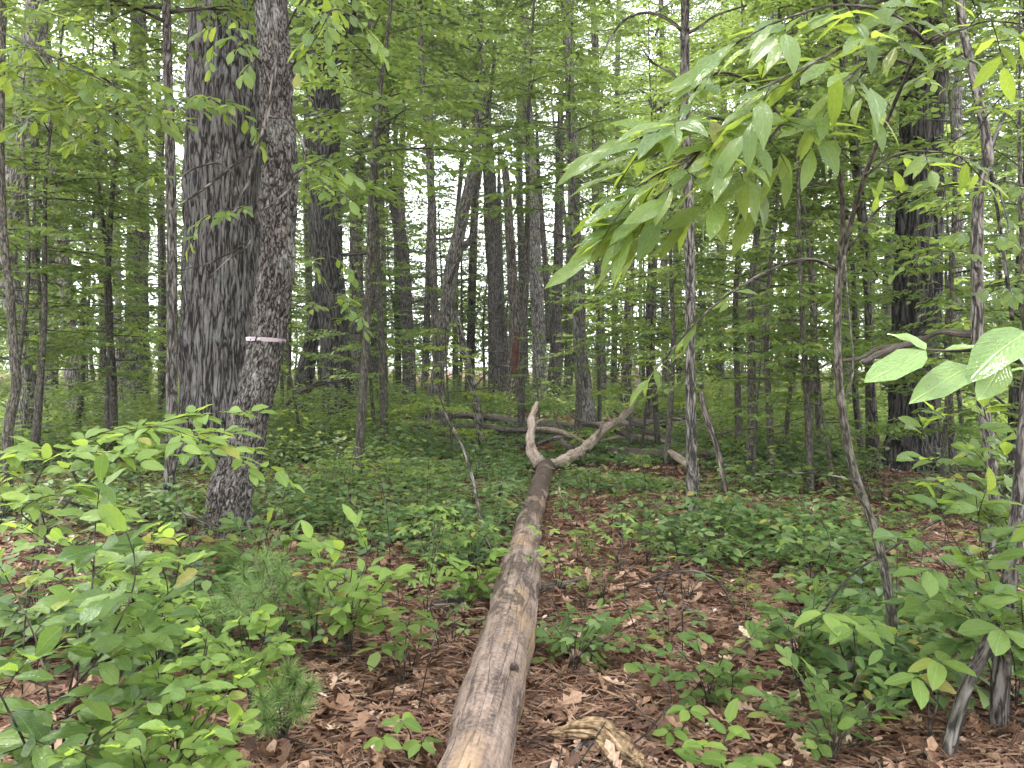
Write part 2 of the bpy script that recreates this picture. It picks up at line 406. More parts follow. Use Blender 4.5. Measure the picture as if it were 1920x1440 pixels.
def catmull(pts, vals, n):
    pts = np.asarray(pts, float); vals = np.asarray(vals, float)
    if len(pts) == 2:
        t = np.linspace(0, 1, n)[:, None]
        return pts[0] * (1 - t) + pts[1] * t, vals[0] * (1 - t[:, 0]) + vals[1] * t[:, 0]
    seg = np.linalg.norm(np.diff(pts, axis=0), axis=1)
    cum = np.concatenate(([0], np.cumsum(seg)))
    s = np.linspace(0, cum[-1], n)
    i = np.clip(np.searchsorted(cum, s, 'right') - 1, 0, len(seg) - 1)
    u = ((s - cum[i]) / np.maximum(seg[i], 1e-9))[:, None]
    p = np.vstack((2 * pts[0] - pts[1], pts, 2 * pts[-1] - pts[-2]))
    p0, p1, p2, p3 = p[i], p[i + 1], p[i + 2], p[i + 3]
    q = .5 * (2 * p1 + (p2 - p0) * u + (2 * p0 - 5 * p1 + 4 * p2 - p3) * u ** 2 + (3 * p1 - p0 - 3 * p2 + p3) * u ** 3)
    return q, np.interp(s, cum, vals)


def tube(pts, radii, seg=8, rings=None, rough=0.0, rough_scale=3.0, plates=None, flare=0.0, seed=0.0, cap=True, oval=1.0, grain=1.0):
    """a swept round limb; returns verts, [quads, tris], rest coordinates"""
    pts = np.asarray([tuple(p) for p in pts], float)
    length = np.linalg.norm(np.diff(pts, axis=0), axis=1).sum()
    if rings is None:
        rings = max(len(pts) * 3, 4)
    C, R = catmull(pts, radii, rings)
    T = np.gradient(C, axis=0); T /= np.linalg.norm(T, axis=1)[:, None] + 1e-12
    ref = np.array((1.0, 0, 0)) if abs(T[0, 0]) < .8 else np.array((0, 1.0, 0))
    A = np.zeros_like(C)
    a = ref - T[0] * (ref @ T[0]); a /= np.linalg.norm(a)
    for i in range(rings):
        a = a - T[i] * (a @ T[i]); a /= np.linalg.norm(a); A[i] = a
    B = np.cross(T, A)
    th = np.linspace(0, 2 * math.pi, seg, endpoint=False)
    c, s = np.cos(th), np.sin(th)
    z = np.linspace(0, length, rings)
    rr = np.repeat(R[:, None], seg, 1)
    rest = np.stack((R[:, None] * c, R[:, None] * s, np.repeat(z[:, None], seg, 1)), 2)
    if flare:
        k = np.exp(-z / .35)[:, None]
        rr = rr * (1 + flare * k * (.65 + .45 * np.sin(th * 5 + seed) + .2 * np.sin(th * 3 + 2 * seed)))
    if rough or plates:
        f = rest.reshape(-1, 3)
        h = np.zeros(len(f))
        if plates:
            sc, st, amp = plates
            for k in range(len(f)):
                v = Vector((f[k, 0] * sc + seed * 3, f[k, 1] * sc, f[k, 2] * sc * st))
                v += mnoise.noise_vector(v * .7) * .5
                a = abs(mnoise.noise(v)); b = abs(mnoise.noise(v * 2.1 + Vector((7, 3, 1))))
                h[k] = amp * (min(a * 4.5, 1.0) * .7 + min(b * 3.5, 1.0) * .3 - .75)
        if rough:
            for k in range(len(f)):
                h[k] += rough * mnoise.fractal(Vector((f[k, 0] * rough_scale * 2 + seed, f[k, 1] * rough_scale * 2, f[k, 2] * rough_scale * grain)), 1.0, 2.0, 4) * R[k // seg]
        rr = rr + h.reshape(rings, seg)
    V = C[:, None, :] + A[:, None, :] * (rr * c)[:, :, None] + B[:, None, :] * (rr * s * oval)[:, :, None]
    V = V.reshape(-1, 3); rest = rest.reshape(-1, 3)
    i = np.arange(rings - 1)[:, None] * seg; j = np.arange(seg)[None, :]; j2 = (j + 1) % seg
    Q = np.stack((i + j, i + j2, i + seg + j2, i + seg + j), 2).reshape(-1, 4)
    Tn = np.zeros((0, 3), int)
    if cap:
        n = len(V)
        V = np.vstack((V, C[0], C[-1])); rest = np.vstack((rest, (0, 0, 0), (0, 0, length)))
        j = np.arange(seg); e = (rings - 1) * seg
        Tn = np.vstack((np.stack((np.full(seg, n), (j + 1) % seg, j), 1), np.stack((np.full(seg, n + 1), e + j, e + (j + 1) % seg), 1)))
    return V, Q, Tn, rest


class Limbs:
    """collects tubes into one mesh"""
    def __init__(self):
        self.V, self.Q, self.T, self.R, self.n = [], [], [], [], 0

    def add(self, *a, **k):
        V, Q, T, R = tube(*a, **k)
        self.V.append(V); self.Q.append(Q + self.n); self.T.append(T + self.n); self.R.append(R); self.n += len(V)
        return self

    def mesh(self, name, mat, origin=(0, 0, 0)):
        return make_mesh(name, np.vstack(self.V) - np.asarray(origin, float), [np.vstack(self.Q), np.vstack(self.T)], mat, {'rest': np.vstack(self.R)})


def thing(name, label, cat, base, group=None):
    o = bpy.data.objects.new(name, None)
    o.empty_display_size = .2
    o.location = base
    o['label'] = label; o['category'] = cat
    if group: o['group'] = group
    COL.objects.link(o)
    return o


def part(name, me, parent=None, label=None, kind=None):
    o = bpy.data.objects.new(name, me)
    if parent: o.parent = parent
    if label: o['label'] = label
    if kind: o['kind'] = kind
    COL.objects.link(o)
    return o


def solo(name, me, label, cat, loc=(0, 0, 0), group=None):
    o = part(name, me)
    o.location = loc
    o['label'] = label; o['category'] = cat
    if group: o['group'] = group
    return o


# ------------------------------------------------------------------ leaves
def unit(a):
    return a / (np.linalg.norm(a, axis=-1, keepdims=True) + 1e-9)


TPL2 = (np.array([(0, 0, 0), (.45, -.27, .05), (1, 0, -.08), (.45, .27, .05)], float), np.array([(0, 1, 2), (0, 2, 3)]))
TPL6 = (np.array([(0, 0, 0), (.28, -.2, .04), (.66, -.19, .02), (1, 0, -.12), (.66, .19, .02), (.28, .2, .04), (.45, 0, -.01)], float),
        np.array([(0, 1, 6), (1, 2, 6), (2, 3, 6), (3, 4, 6), (4, 5, 6), (5, 0, 6)]))


def maple_tpl():
    ang = np.radians([180, 150, 118, 100, 78, 55, 40, 22, 10])
    rad = np.array([.06, .30, .62, .40, .72, .86, .42, .60, .95])
    pts = [(rad[0] * math.cos(ang[0]), 0)]
    up = [(r * math.cos(t), r * math.sin(t) * .8) for r, t in zip(rad[1:], ang[1:])]
    out = up + [(1.1, 0)] + [(x, -y) for x, y in reversed(up)]
    pts = pts + out
    V = np.array([(.12 + .42 * x + .3, .5 * y, -.06 * (x * x + y * y)) for x, y in pts] + [(.40, 0, .03)])
    n = len(pts)
    T = np.array([(k, (k + 1) % n, n) for k in range(n)])[:, ::-1]
    return V, T


TPLM = maple_tpl()


def leaf_mesh_data(name, mat, tpl, pos, X, Nn, ln, wd, rnd=None, origin=(0, 0, 0)):
    pos, X, Nn = np.asarray(pos), unit(np.asarray(X)), np.asarray(Nn)
    Y = unit(np.cross(Nn, X)); Z = np.cross(X, Y)
    V0, T0 = tpl
    n, k = len(pos), len(V0)
    ln = np.broadcast_to(ln, n); wd = np.broadcast_to(wd, n)
    V = pos[:, None, :] + ln[:, None, None] * (X[:, None, :] * V0[None, :, 0:1] + wd[:, None, None] * Y[:, None, :] * V0[None, :, 1:2] + Z[:, None, :] * V0[None, :, 2:3])
    T = (np.arange(n)[:, None, None] * k + T0[None]).reshape(-1, 3)
    if rnd is None: rnd = RNG.random(n)
    return make_mesh(name, V.reshape(-1, 3) - np.asarray(origin, float), [T], mat, {'rnd': np.repeat(rnd, k)}, smooth=False)


def hero_leaf(name, mat, prof, wid, curl, fold, wave, seed):
    """one leaf of 48 triangles along +X, length 1"""
    r = np.random.default_rng(int(seed * 10))
    st = np.array([0, .12, .3, .5, .7, .88, 1.0]); cr = np.array([-1, -.5, 0, .5, 1])
    V, uv = [], []
    for i, u in enumerate(st):
        w = wid * np.interp(u, *prof)
        for v in cr:
            y = v * w
            z = -curl * u * u + fold * abs(v) * w + wave * w * math.sin(u * 13 + v * 2 + seed) * abs(v) + r.normal(0, .006)
            V.append((u, y + .03 * math.sin(u * 3 + seed), z)); uv.append((u, v * .5 * w / wid, 0))
    Q = [(i * 5 + j, i * 5 + j + 1, (i + 1) * 5 + j + 1, (i + 1) * 5 + j) for i in range(6) for j in range(4)]
    me = make_mesh(name, np.array(V), [np.array(Q)], mat, {'luv': np.array(uv), 'rnd': np.zeros(len(V))})
    return me


LANCE = ([0, .12, .3, .5, .7, .88, 1.0], [.02, .42, .86, 1.0, .80, .38, .0])
OVAL = ([0, .12, .3, .5, .7, .88, 1.0], [.03, .60, .95, 1.0, .86, .48, .0])
OBOV = ([0, .12, .3, .5, .7, .88, 1.0], [.03, .34, .70, .94, 1.0, .62, .0])


def leaf_set(name, mat, prof, wid, n=5):
    return [hero_leaf(name, mat, prof, wid * (1 + .08 * (k % 3 - 1)), .10 + .09 * (k % 4), .12 + .12 * (k % 3), .10 + .05 * (k % 2), k * 1.7) for k in range(n)]


def maple_set(mat, n=3):
    out = []
    for k in range(n):
        V, T = TPLM; V = V.copy(); V[:, 2] -= (.05 + .05 * k) * (V[:, 0]) ** 2
        V[:, 2] += .05 * np.abs(V[:, 1]) * (k - 1)
        uv = np.stack((V[:, 0], V[:, 1], 0 * V[:, 0]), 1)
        out.append(make_mesh('maple_leaf', V, [T], mat, {'luv': uv, 'rnd': np.zeros(len(V))}))
    return out


LS = {
    'lance': leaf_set('lance_leaf', M['hero'], LANCE, .155),
    'oval': leaf_set('oval_leaf', M['hero_pale'], OVAL, .24),
    'deep': leaf_set('deep_leaf', M['hero_dark'], OBOV, .24),
    'shrub': leaf_set('shrub_leaf', M['hero_shrub'], OVAL, .27),
    'obov': leaf_set('obovate_leaf', M['hero'], OBOV, .24),
    'maple': maple_set(M['hero_shrub']),
    'wet': leaf_set('wet_leaf', M['wet'], OVAL, .23),
}


def leaf_objects(parent, base, sset, pos, X, Nn, ln, cap=300):
    pos = np.asarray(pos); n = min(len(pos), cap)
    X = unit(np.asarray(X)); Y = unit(np.cross(Nn, X)); Z = np.cross(X, Y)
    ln = np.broadcast_to(ln, len(pos))
    for i in range(n):
        o = bpy.data.objects.new('leaf', sset[random.randrange(len(sset))])
        o.parent = parent
        l = float(ln[i])
        m = Matrix(((X[i, 0] * l, Y[i, 0] * l, Z[i, 0] * l, pos[i, 0] - base[0]), (X[i, 1] * l, Y[i, 1] * l, Z[i, 1] * l, pos[i, 1] - base[1]),
                    (X[i, 2] * l, Y[i, 2] * l, Z[i, 2] * l, pos[i, 2] - base[2]), (0, 0, 0, 1)))
        o.matrix_basis = m
        COL.objects.link(o)


def spray(o, d, Ln, ll, rng, sag=.25, dens=1.0, spread=1.0, jit=.3, droop=.15):
    """a flat leafy spray along direction d; returns leaf arrays and the axis polyline"""
    o = np.asarray(o, float); d = unit(np.asarray(d, float))
    side = unit(np.cross(d, UP) + 1e-6)
    ax = lambda t: o + d * Ln * t - UP * sag * Ln * t * t
    Ps, Xs, Ns = [], [], []
    ntw = max(2, int(Ln / (ll * 1.35)))
    for i in range(ntw):
        t = .22 + .78 * (i + rng.random() * .6) / ntw
        sg = 1 if i % 2 else -1
        tl = Ln * spread * (.14 + .40 * (1 - t)) * rng.uniform(.7, 1.25) + ll * .6
        td = unit(d * .7 + side * sg * .75 + UP * (rng.normal(0, .13) - .05))
        nl = max(2, int(tl / (ll * .40) * dens))
        u = (np.arange(nl) + .6) / nl
        p = ax(t) + td * (tl * u)[:, None] - UP * (.12 * tl * u * u)[:, None]
        s2 = np.where(np.arange(nl) % 2 == 0, 1, -1)[:, None]
        tn = unit(np.cross(td, UP))
        x = td * .75 + tn * s2 * .75 + rng.normal(0, .22, (nl, 3)) - UP * droop
        x[-1] = td - UP * droop
        Ps.append(p); Xs.append(x); Ns.append(UP + rng.normal(0, jit, (nl, 3)))
    nl = max(3, int(Ln / (ll * .6)))
    u = .35 + .65 * (np.arange(nl) + .8) / nl
    p = o + d * (Ln * u)[:, None] - UP * (sag * Ln * u * u)[:, None]
    x = d * .8 + side * np.where(np.arange(nl) % 2 == 0, 1, -1)[:, None] * .7 + rng.normal(0, .2, (nl, 3)) - UP * droop
    x[-1] = d - UP * (2 * sag)
    Ps.append(p); Xs.append(x); Ns.append(UP + rng.normal(0, jit, (nl, 3)))
    return np.vstack(Ps), np.vstack(Xs), np.vstack(Ns), [ax(t) for t in (0, .35, .7, 1.0)]


def whorl(P0, n, ll, rng, tilt=.0, r=.01):
    az = np.arange(n) * 2 * math.pi / n + rng.random() * 6 + rng.normal(0, .25, n)
    x = np.stack((np.cos(az), np.sin(az), np.full(n, tilt) + rng.normal(0, .15, n)), 1)
    return np.asarray(P0, float) + x * r, x, UP + rng.normal(0, .25, (n, 3))


def stack(parts):
    return [np.vstack([p[i] for p in parts]) for i in range(3)]


# ------------------------------------------------------------------ the setting: ground and litter
def build_ground():
    xs = np.concatenate((np.linspace(-400, -32, 24), np.linspace(-30, 30, 91), np.linspace(32, 400, 24)))
    ys = np.concatenate((np.linspace(-60, -4, 12), np.linspace(-3, 50, 110), np.linspace(55, 600, 30)))
    X, Y = np.meshgrid(xs, ys)
    Z = gz(X, Y)
    n, m = X.shape
    V = np.stack((X, Y, Z), 2).reshape(-1, 3)
    i = np.arange(n - 1)[:, None] * m; j = np.arange(m - 1)[None]
    Q = np.stack((i + j, i + j + 1, i + m + j + 1, i + m + j), 2).reshape(-1, 4)
    o = part('ground', make_mesh('ground', V, [Q], M['ground']))
    o['kind'] = 'structure'


build_ground()


def wedge(n, d0, d1, rng, half=.78, power=1.0):
    """random places on the forest floor in front of the camera"""
    u = rng.random(n)
    y = d0 + (d1 - d0) * u ** power
    x = (rng.random(n) * 2 - 1) * (half * y + .6)
    return x, y


def log_clear(x, y):
    """distance to the fallen log's axis"""
    lx = np.interp(y, [2, 2.8, 4, 5.5, 8.5, 11.4], [-.22, -.145, -.03, .06, .27, .49])
    return np.where(y < 12, np.abs(x - lx), 9)


def vnoise(x, y, s, seed=0.0):
    return np.array([mnoise.noise(Vector((a * s + seed, b * s, seed * .7))) for a, b in zip(x, y)])


def build_litter():
    rng = np.random.default_rng(3)
    parts = []
    lobed = (np.array([(-.12, 0, .02), (.12, -.07, .03), (.22, -.20, .10), (.33, -.09, .03), (.48, -.25, .13), (.58, -.11, .05), (.76, -.20, .14), (1, 0, .16),
                       (.78, .19, .16), (.6, .10, .06), (.47, .25, .12), (.34, .09, .03), (.2, .19, .11), (.12, .06, .03), (.35, 0, -.02), (.7, 0, .02)]),
             np.array([(k, (k + 1) % 14, 14) for k in (0, 1, 2, 3, 10, 11, 12, 13)] + [(k, k + 1, 15) for k in (5, 6, 7, 8)] + [(4, 5, 14), (5, 15, 14), (15, 9, 14), (9, 10, 14)]))
    oval = (np.array([(0, 0, .02), (.25, -.17, .09), (.65, -.17, .15), (1, 0, .12), (.65, .17, .13), (.25, .17, .1), (.45, 0, -.03)]), np.array([(k, (k + 1) % 6, 6) for k in range(6)]))
    for nm, cnt, d0, d1, pw, tpl, l0, l1 in (('dead_leaf_litter', 17000, 1.6, 13, 1.6, lobed, .05, .13), ('small_leaf_litter', 33000, 1.6, 20, 1.4, oval, .022, .075)):
        x, y = wedge(cnt, d0, d1, rng, power=pw)
        n = len(x)
        az = rng.random(n) * 6.283
        X = np.stack((np.cos(az), np.sin(az), rng.normal(0, .3, n)), 1)
        Nn = UP + rng.normal(0, .5, (n, 3))
        ln = rng.uniform(l0, l1, n) * (1 + .03 * y)
        z = gz(x, y) + rng.uniform(.002, .03, n)
        o = part(nm, leaf_mesh_data(nm, M['litter'], tpl, np.stack((x, y, z), 1), X, Nn, ln, rng.uniform(.6, 1.35, n), rng.beta(1.5, 2.3, n)))
        o['kind'] = 'stuff'; o['label'] = 'brown dead leaves littering the forest floor'; o['category'] = 'leaf litter'
    x, y = wedge(58000, 1.6, 11, rng, power=1.4)
    n = len(x)
    az = rng.random(n) * 6.283
    X = np.stack((np.cos(az), np.sin(az), rng.normal(0, .12, n)), 1)
    tp = (np.array([(0, -.5, 0), (1, 0, 0), (0, .5, 0), (.5, 0, .06)]), np.array([(0, 3, 2), (0, 1, 3), (3, 1, 2)]))
    ln = rng.uniform(.07, .16, n)
    o = part('pine_straw', leaf_mesh_data('pine_straw', M['straw'], tp, np.stack((x, y, gz(x, y) + rng.uniform(.012, .045, n)), 1), X, np.tile(UP, (n, 1)), ln, .0028 / ln * (1 + .12 * y)))
    o['kind'] = 'stuff'; o['label'] = 'rust brown fallen pine needles over the ground'; o['category'] = 'pine straw'


build_litter()


def build_twigs():
    rng = np.random.default_rng(12)
    x, y = wedge(900, 1.8, 12, rng, power=1.2)
    lb = Limbs()
    for a, b in zip(x, y):
        if log_clear(np.array([a]), np.array([b]))[0] < .2: continue
        az = rng.random() * 6.283; ln = rng.uniform(.12, .7); z = float(gz(a, b)) + .02
        dx, dy = math.cos(az) * ln, math.sin(az) * ln
        r = rng.uniform(.0015, .0055)
        lb.add([(a, b, z), (a + dx * .5 + rng.normal(0, .03), b + dy * .5 + rng.normal(0, .03), z + rng.uniform(0, .05)), (a + dx, b + dy, z + rng.uniform(-.01, .12))], [r, r * .8, r * .5], seg=5, rings=5, cap=False)
    o = part('twig_litter', lb.mesh('twig_litter', M['dead'])); o['kind'] = 'stuff'
    o['label'] = 'thin dead twigs strewn over the forest floor'; o['category'] = 'twigs'
    # bare little stems standing up between the low plants
    x, y = wedge(260, 3.2, 15, rng, power=1.0)
    lb = Limbs()
    for a, b in zip(x, y):
        if log_clear(np.array([a]), np.array([b]))[0] < .25: continue
        h = rng.uniform(.2, .9); z = float(gz(a, b))
        lb.add([(a, b, z - .03), (a + rng.normal(0, .06), b + rng.normal(0, .06), z + h * .55), (a + rng.normal(0, .14), b + rng.normal(0, .14), z + h)], [.0035, .0028, .0015], seg=5, rings=6, cap=False)
    o = part('stem_undergrowth', lb.mesh('stem_undergrowth', M['brown'])); o['kind'] = 'stuff'
    o['label'] = 'thin bare stems standing among the low plants'; o['category'] = 'undergrowth'


build_twigs()

# ------------------------------------------------------------------ the trees one can tell apart
# name, label, depth, [(px, py, width px)...], bark, total height, crown kind or None, extras
TREES = []


def T(name, label, d, pts, bark, top, crown=None, **k):
    TREES.append(dict(name=name, label=label, d=d, pts=pts, bark=bark, top=top, crown=crown, **k))


T('oak_tree', 'massive grey oak trunk with deep furrowed bark behind the taped leaning tree', 11.8,
  [(412, 878, 150), (412, 800, 142), (414, 650, 140), (418, 400, 138), (422, 200, 138), (427, 0, 134)], 'oak', 21, 'big', hero=1, flare=.5, cb=11)
T('gum_tree', 'leaning blocky barked tree with a pink tape tied round it', 7.0,
  [(418, 1012, 76), (432, 930, 74), (452, 850, 70), (478, 740, 67), (500, 640, 63), (514, 540, 66), (521, 440, 64), (521, 400, 74), (522, 365, 66), (522, 280, 62), (517, 150, 62), (510, 0, 57)], 'gum', 13, 'mid', hero=2, flare=.5, cb=7.5)
T('oak_tree', 'dark forked oak trunk just behind the taped leaning tree on its right', 21,
  [(636, 788, 60), (632, 700, 54), (622, 560, 52), (608, 400, 60), (604, 260, 64), (603, 180, 62), (592, 80, 42), (586, 0, 38)], 'dark_oak', 20, 'big', flare=.3, cb=10.5,
  forks=[[(606, 200, 44), (632, 130, 38), (645, 70, 34), (655, 0, 30)]])
T('dark_tree', 'slanting near black trunk at the left foot of the dark forked oak', 22,
  [(556, 776, 40), (572, 700, 32), (588, 620, 26), (600, 540, 22), (606, 430, 18)], 'dark_oak', 13, 'mid', flare=.3)
T('maple_tree', 'slim trunk right of the dark forked oak with a limb bent to the right', 28,
  [(672, 745, 27), (671, 600, 25), (668, 450, 24), (672, 340, 22), (676, 290, 18)], 'brown', 9.5, 'mid', cb=6.5,
  forks=[[(676, 292, 14), (690, 262, 13), (716, 242, 12), (726, 205, 10), (710, 180, 7)]])
T('maple_tree', 'grey brown trunk splitting into a narrow fork at mid height', 27,
  [(768, 748, 27), (765, 640, 24), (757, 500, 24), (750, 440, 24), (733, 350, 15), (728, 300, 12)], 'brown', 13, 'mid',
  forks=[[(752, 448, 16), (752, 380, 15), (750, 310, 13), (756, 240, 10)]])
T('young_tree', 'tall pole thin trunk in front of the crooked forked maple', 19,
  [(835, 800, 15), (824, 700, 14), (820, 640, 13), (812, 560, 13), (812, 400, 13), (800, 250, 11), (790, 120, 10), (787, 0, 9)], 'brown', 15, 'mid')
T('crooked_tree', 'crooked maple with a wide elbow branch in the middle of the woods', 21,
  [(806, 775, 30), (822, 690, 25), (838, 580, 26), (850, 490, 27), (868, 400, 22), (884, 330, 18), (893, 280, 15)], 'grey', 13, 'mid',
  forks=[[(853, 474, 15), (872, 458, 14), (884, 446, 12), (892, 380, 10), (902, 310, 9), (914, 220, 8), (925, 130, 7)]])
T('dead_sapling', 'leaning bare post like sapling left of the fallen tree tangle', 15.5,
  [(905, 842, 16), (895, 770, 15), (878, 690, 14), (862, 620, 12), (852, 585, 10)], 'grey', None)
T('maple_tree', 'dark straight trunk with paler twin just left of the red rotted snag', 30,
  [(932, 742, 34), (930, 640, 29), (928, 540, 27), (920, 420, 26), (918, 330, 24), (912, 230, 18), (914, 130, 15)], 'brown', 15, 'mid',
  forks=[[(950, 742, 20), (946, 660, 16), (940, 580, 14), (937, 480, 12), (936, 400, 10)]])
T('snag', 'dead broken trunk with red rotten heartwood showing near its base', 27,
  [(960, 756, 24), (962, 700, 22), (967, 620, 26), (962, 540, 20), (956, 440, 17), (952, 370, 16), (946, 300, 12)], 'dead', None, rot=1)
T('pale_tree', 'straight pale grey trunk just right of the red rotted snag', 26,
  [(1012, 755, 28), (1010, 640, 25), (1004, 500, 24), (1000, 400, 24), (993, 290, 20), (988, 180, 18), (985, 60, 16)], 'pale', 16, 'mid')
T('maple_tree', 'dark slim trunk between the two pale grey trunks in the centre', 29,
  [(1036, 760, 26), (1042, 640, 22), (1046, 500, 18), (1048, 400, 17), (1050, 280, 15)], 'brown', 14, 'mid',
  forks=[[(1030, 640, 11), (1024, 520, 11), (1017, 420, 10), (1010, 330, 8)]])
T('pale_tree', 'lichen spotted pale trunk with a flared foot behind the fallen log fork', 20,
  [(1106, 796, 36), (1098, 740, 28), (1088, 640, 24), (1081, 500, 22), (1077, 400, 21), (1072, 250, 19), (1066, 110, 18), (1060, 0, 18)], 'pale', 16, 'mid', flare=.3)
T('snag', 'thin dead trunk behind the raised limb of the fallen log', 24,
  [(1172, 765, 20), (1176, 660, 20), (1180, 560, 17), (1184, 470, 14), (1182, 410, 10)], 'dead', None)
T('young_tree', 'slim twin stems right of the fallen log raised limb', 20,
  [(1218, 782, 13), (1222, 680, 11), (1226, 560, 10), (1230, 440, 9)], 'brown', 9, 'mid',
  forks=[[(1222, 785, 10), (1214, 650, 9), (1216, 540, 8), (1222, 430, 7)]])
T('young_tree', 'slender grey tree standing alone right of the fallen log', 7.8,
  [(1301, 978, 27), (1298, 900, 22), (1294, 700, 19), (1294, 560, 18), (1292, 420, 19), (1287, 250, 17), (1284, 100, 17), (1285, 0, 15)], 'grey', 9.5, 'small', flare=.3, cb=5.2,
  forks=[[(1283, 62, 7), (1258, 40, 6), (1222, 24, 5), (1180, 32, 5), (1150, 62, 4), (1126, 110, 3)], [(1288, 64, 6), (1312, 50, 5), (1345, 28, 4), (1400, 10, 3)],
         [(1288, 180, 5), (1262, 140, 5), (1225, 118, 4), (1206, 95, 3)]])
T('dead_sapling', 'thin dead pole leaning beside the slender grey tree', 9.5,
  [(1366, 925, 9), (1345, 840, 11), (1328, 790, 12), (1312, 735, 10)], 'dead', None)
T('oak_tree', 'massive dark oak trunk on the right behind the large leaved sapling', 11.8,
  [(1714, 880, 98), (1714, 800, 88), (1716, 650, 82), (1722, 450, 78), (1728, 250, 72), (1733, 100, 68), (1736, 0, 66)], 'dark_oak', 20, 'big', hero=1, flare=.5, cb=10.5)
T('young_tree', 'thin grey trunk just left of the massive dark oak', 11.2,
  [(1646, 898, 17), (1643, 830, 13), (1632, 700, 14), (1628, 560, 13), (1622, 430, 12), (1608, 300, 11), (1592, 200, 11), (1572, 60, 10), (1566, 0, 9)], 'brown', 9.5, 'small')
T('young_tree', 'kinked grey trunk to the right of the massive dark oak', 6.2,
  [(1868, 965, 24), (1858, 860, 22), (1842, 760, 22), (1835, 640, 22), (1832, 480, 21), (1836, 360, 19), (1852, 290, 20), (1838, 200, 16), (1815, 100, 15), (1800, 0, 14)], 'grey', 8, 'small', cb=4.6,
  forks=[[(1852, 300, 9), (1872, 240, 7), (1890, 200, 5)], [(1846, 275, 7), (1868, 380, 6), (1885, 500, 7), (1898, 600, 8)]])
T('dark_tree', 'dark furrowed trunk cut off by the right edge of the picture', 9.5,
  [(1912, 960, 42), (1910, 860, 36), (1912, 700, 32), (1922, 500, 30), (1935, 250, 28)], 'dark_oak', 13, 'mid', flare=.2, cb=7)
# left side
T('young_tree', 'straight grey stem standing in front of the massive oak left edge', 8.4,
  [(312, 955, 24), (320, 860, 22), (322, 740, 21), (323, 560, 19), (322, 420, 18), (318, 240, 17), (313, 80, 15), (312, 0, 14)], 'grey', 9.5, 'small', cb=5)
T('oak_tree', 'tall grey oak trunk standing far back left of the massive oak', 29,
  [(256, 752, 48), (256, 600, 41), (258, 450, 38), (260, 300, 35), (260, 150, 30), (258, 0, 26)], 'grey', 22, 'big', cb=14)
T('maple_tree', 'leaning grey trunk rising towards the upper left', 20,
  [(147, 796, 34), (140, 740, 30), (130, 640, 26), (122, 540, 24), (112, 420, 22), (104, 330, 21), (94, 220, 20), (86, 100, 20), (82, 0, 18)], 'grey', 16, 'mid', flare=.2, cb=10.5,
  forks=[[(116, 460, 9), (128, 370, 9), (134, 330, 9), (132, 260, 8), (122, 190, 6)]])
T('pale_tree', 'stout pale shaggy trunk leaning away at the left edge', 15,
  [(44, 830, 40), (42, 700, 34), (30, 600, 34), (14, 500, 34), (18, 420, 38), (34, 320, 46), (50, 220, 44), (60, 120, 36), (66, 0, 32)], 'pale', 15, 'mid', flare=.2, cb=9)
T('young_tree', 'slim stem with a bent elbow at the extreme left edge', 7.6,
  [(8, 990, 20), (14, 900, 19), (16, 800, 18), (30, 720, 18), (24, 640, 15), (18, 540, 14), (8, 450, 13), (2, 300, 12), (4, 100, 11), (6, 0, 10)], 'sapling', 8, 'small', cb=5)
T('dark_tree', 'dark trunk far back between the leaning grey trunk and left edge', 30,
  [(96, 740, 24), (98, 600, 20), (96, 450, 17), (92, 330, 14)], 'brown', 13, 'mid')
T('dark_tree', 'thin dark trunk behind and right of the leaning grey trunk', 28,
  [(194, 735, 15), (192, 600, 12), (190, 480, 10), (186, 400, 8)], 'brown', 10, 'mid')
T('maple_tree', 'dark trunk glimpsed between the far grey oak and the massive oak', 27,
  [(304, 745, 16), (304, 560, 15), (302, 400, 14), (298, 250, 13)], 'brown', 14, 'mid')
T('maple_tree', 'dull trunk behind the large leaved sapling at half distance', 26,
  [(1418, 765, 38), (1420, 640, 33), (1428, 480, 28), (1446, 320, 24)], 'grey', 14, 'big', cb=8)
for _i, (_x, _d, _w, _l, _lab) in enumerate((
        (585, 33, 14, -8, 'grey pole trunk seen between the taped tree and the dark forked oak'), (700, 31, 15, 6, 'slim grey pole between the bent limb trunk and the narrow fork'),
        (722, 36, 11, -4, 'faint thin pole left of the narrow forked trunk'), (795, 33, 12, 10, 'thin pole standing between the narrow fork and the crooked maple'),
        (880, 35, 16, 8, 'grey trunk seen behind the elbow of the crooked maple'), (985, 33, 15, -8, 'grey pole close behind the red rotted snag on its right'),
        (1064, 34, 14, 5, 'slim grey pole left of the lichen spotted pale trunk'), (1130, 30, 17, -10, 'grey trunk right of the lichen spotted pale trunk'),
        (1150, 37, 12, 6, 'faint grey pole left of the thin dead trunk'), (1250, 31, 14, -6, 'grey pole between the twin stems and the slender grey tree'),
        (1345, 34, 20, 8, 'grey trunk just right of the slender grey tree, far back'), (1390, 30, 12, -6, 'thin grey pole left of the dull trunk'),
        (1480, 29, 18, 6, 'grey trunk between the dull trunk and the large leaved sapling'), (1590, 27, 16, -6, 'grey trunk behind the fork of the large leaved sapling'),
        (1790, 25, 18, 5, 'grey trunk close behind the massive dark oak on its right'), (225, 24, 12, -6, 'thin grey pole left of the tall far grey oak'), (60, 26, 16, 8, 'grey trunk right of the stout pale shaggy trunk'))):
    _b = 690 + 1.6 * F / _d
    T('young_tree', _lab, _d, [(_x, _b, _w * 1.25), (_x + _l * .3, _b - 100, _w), (_x + _l * .8, 500, _w * .95), (_x + _l * 1.4, 330, _w * .88), (_x + _l * 1.2, 160, _w * .8), (_x + _l * 1.8, 0, _w * .7)], ('grey', 'brown', 'grey')[_i % 3], 19, 'mid', cb=14)
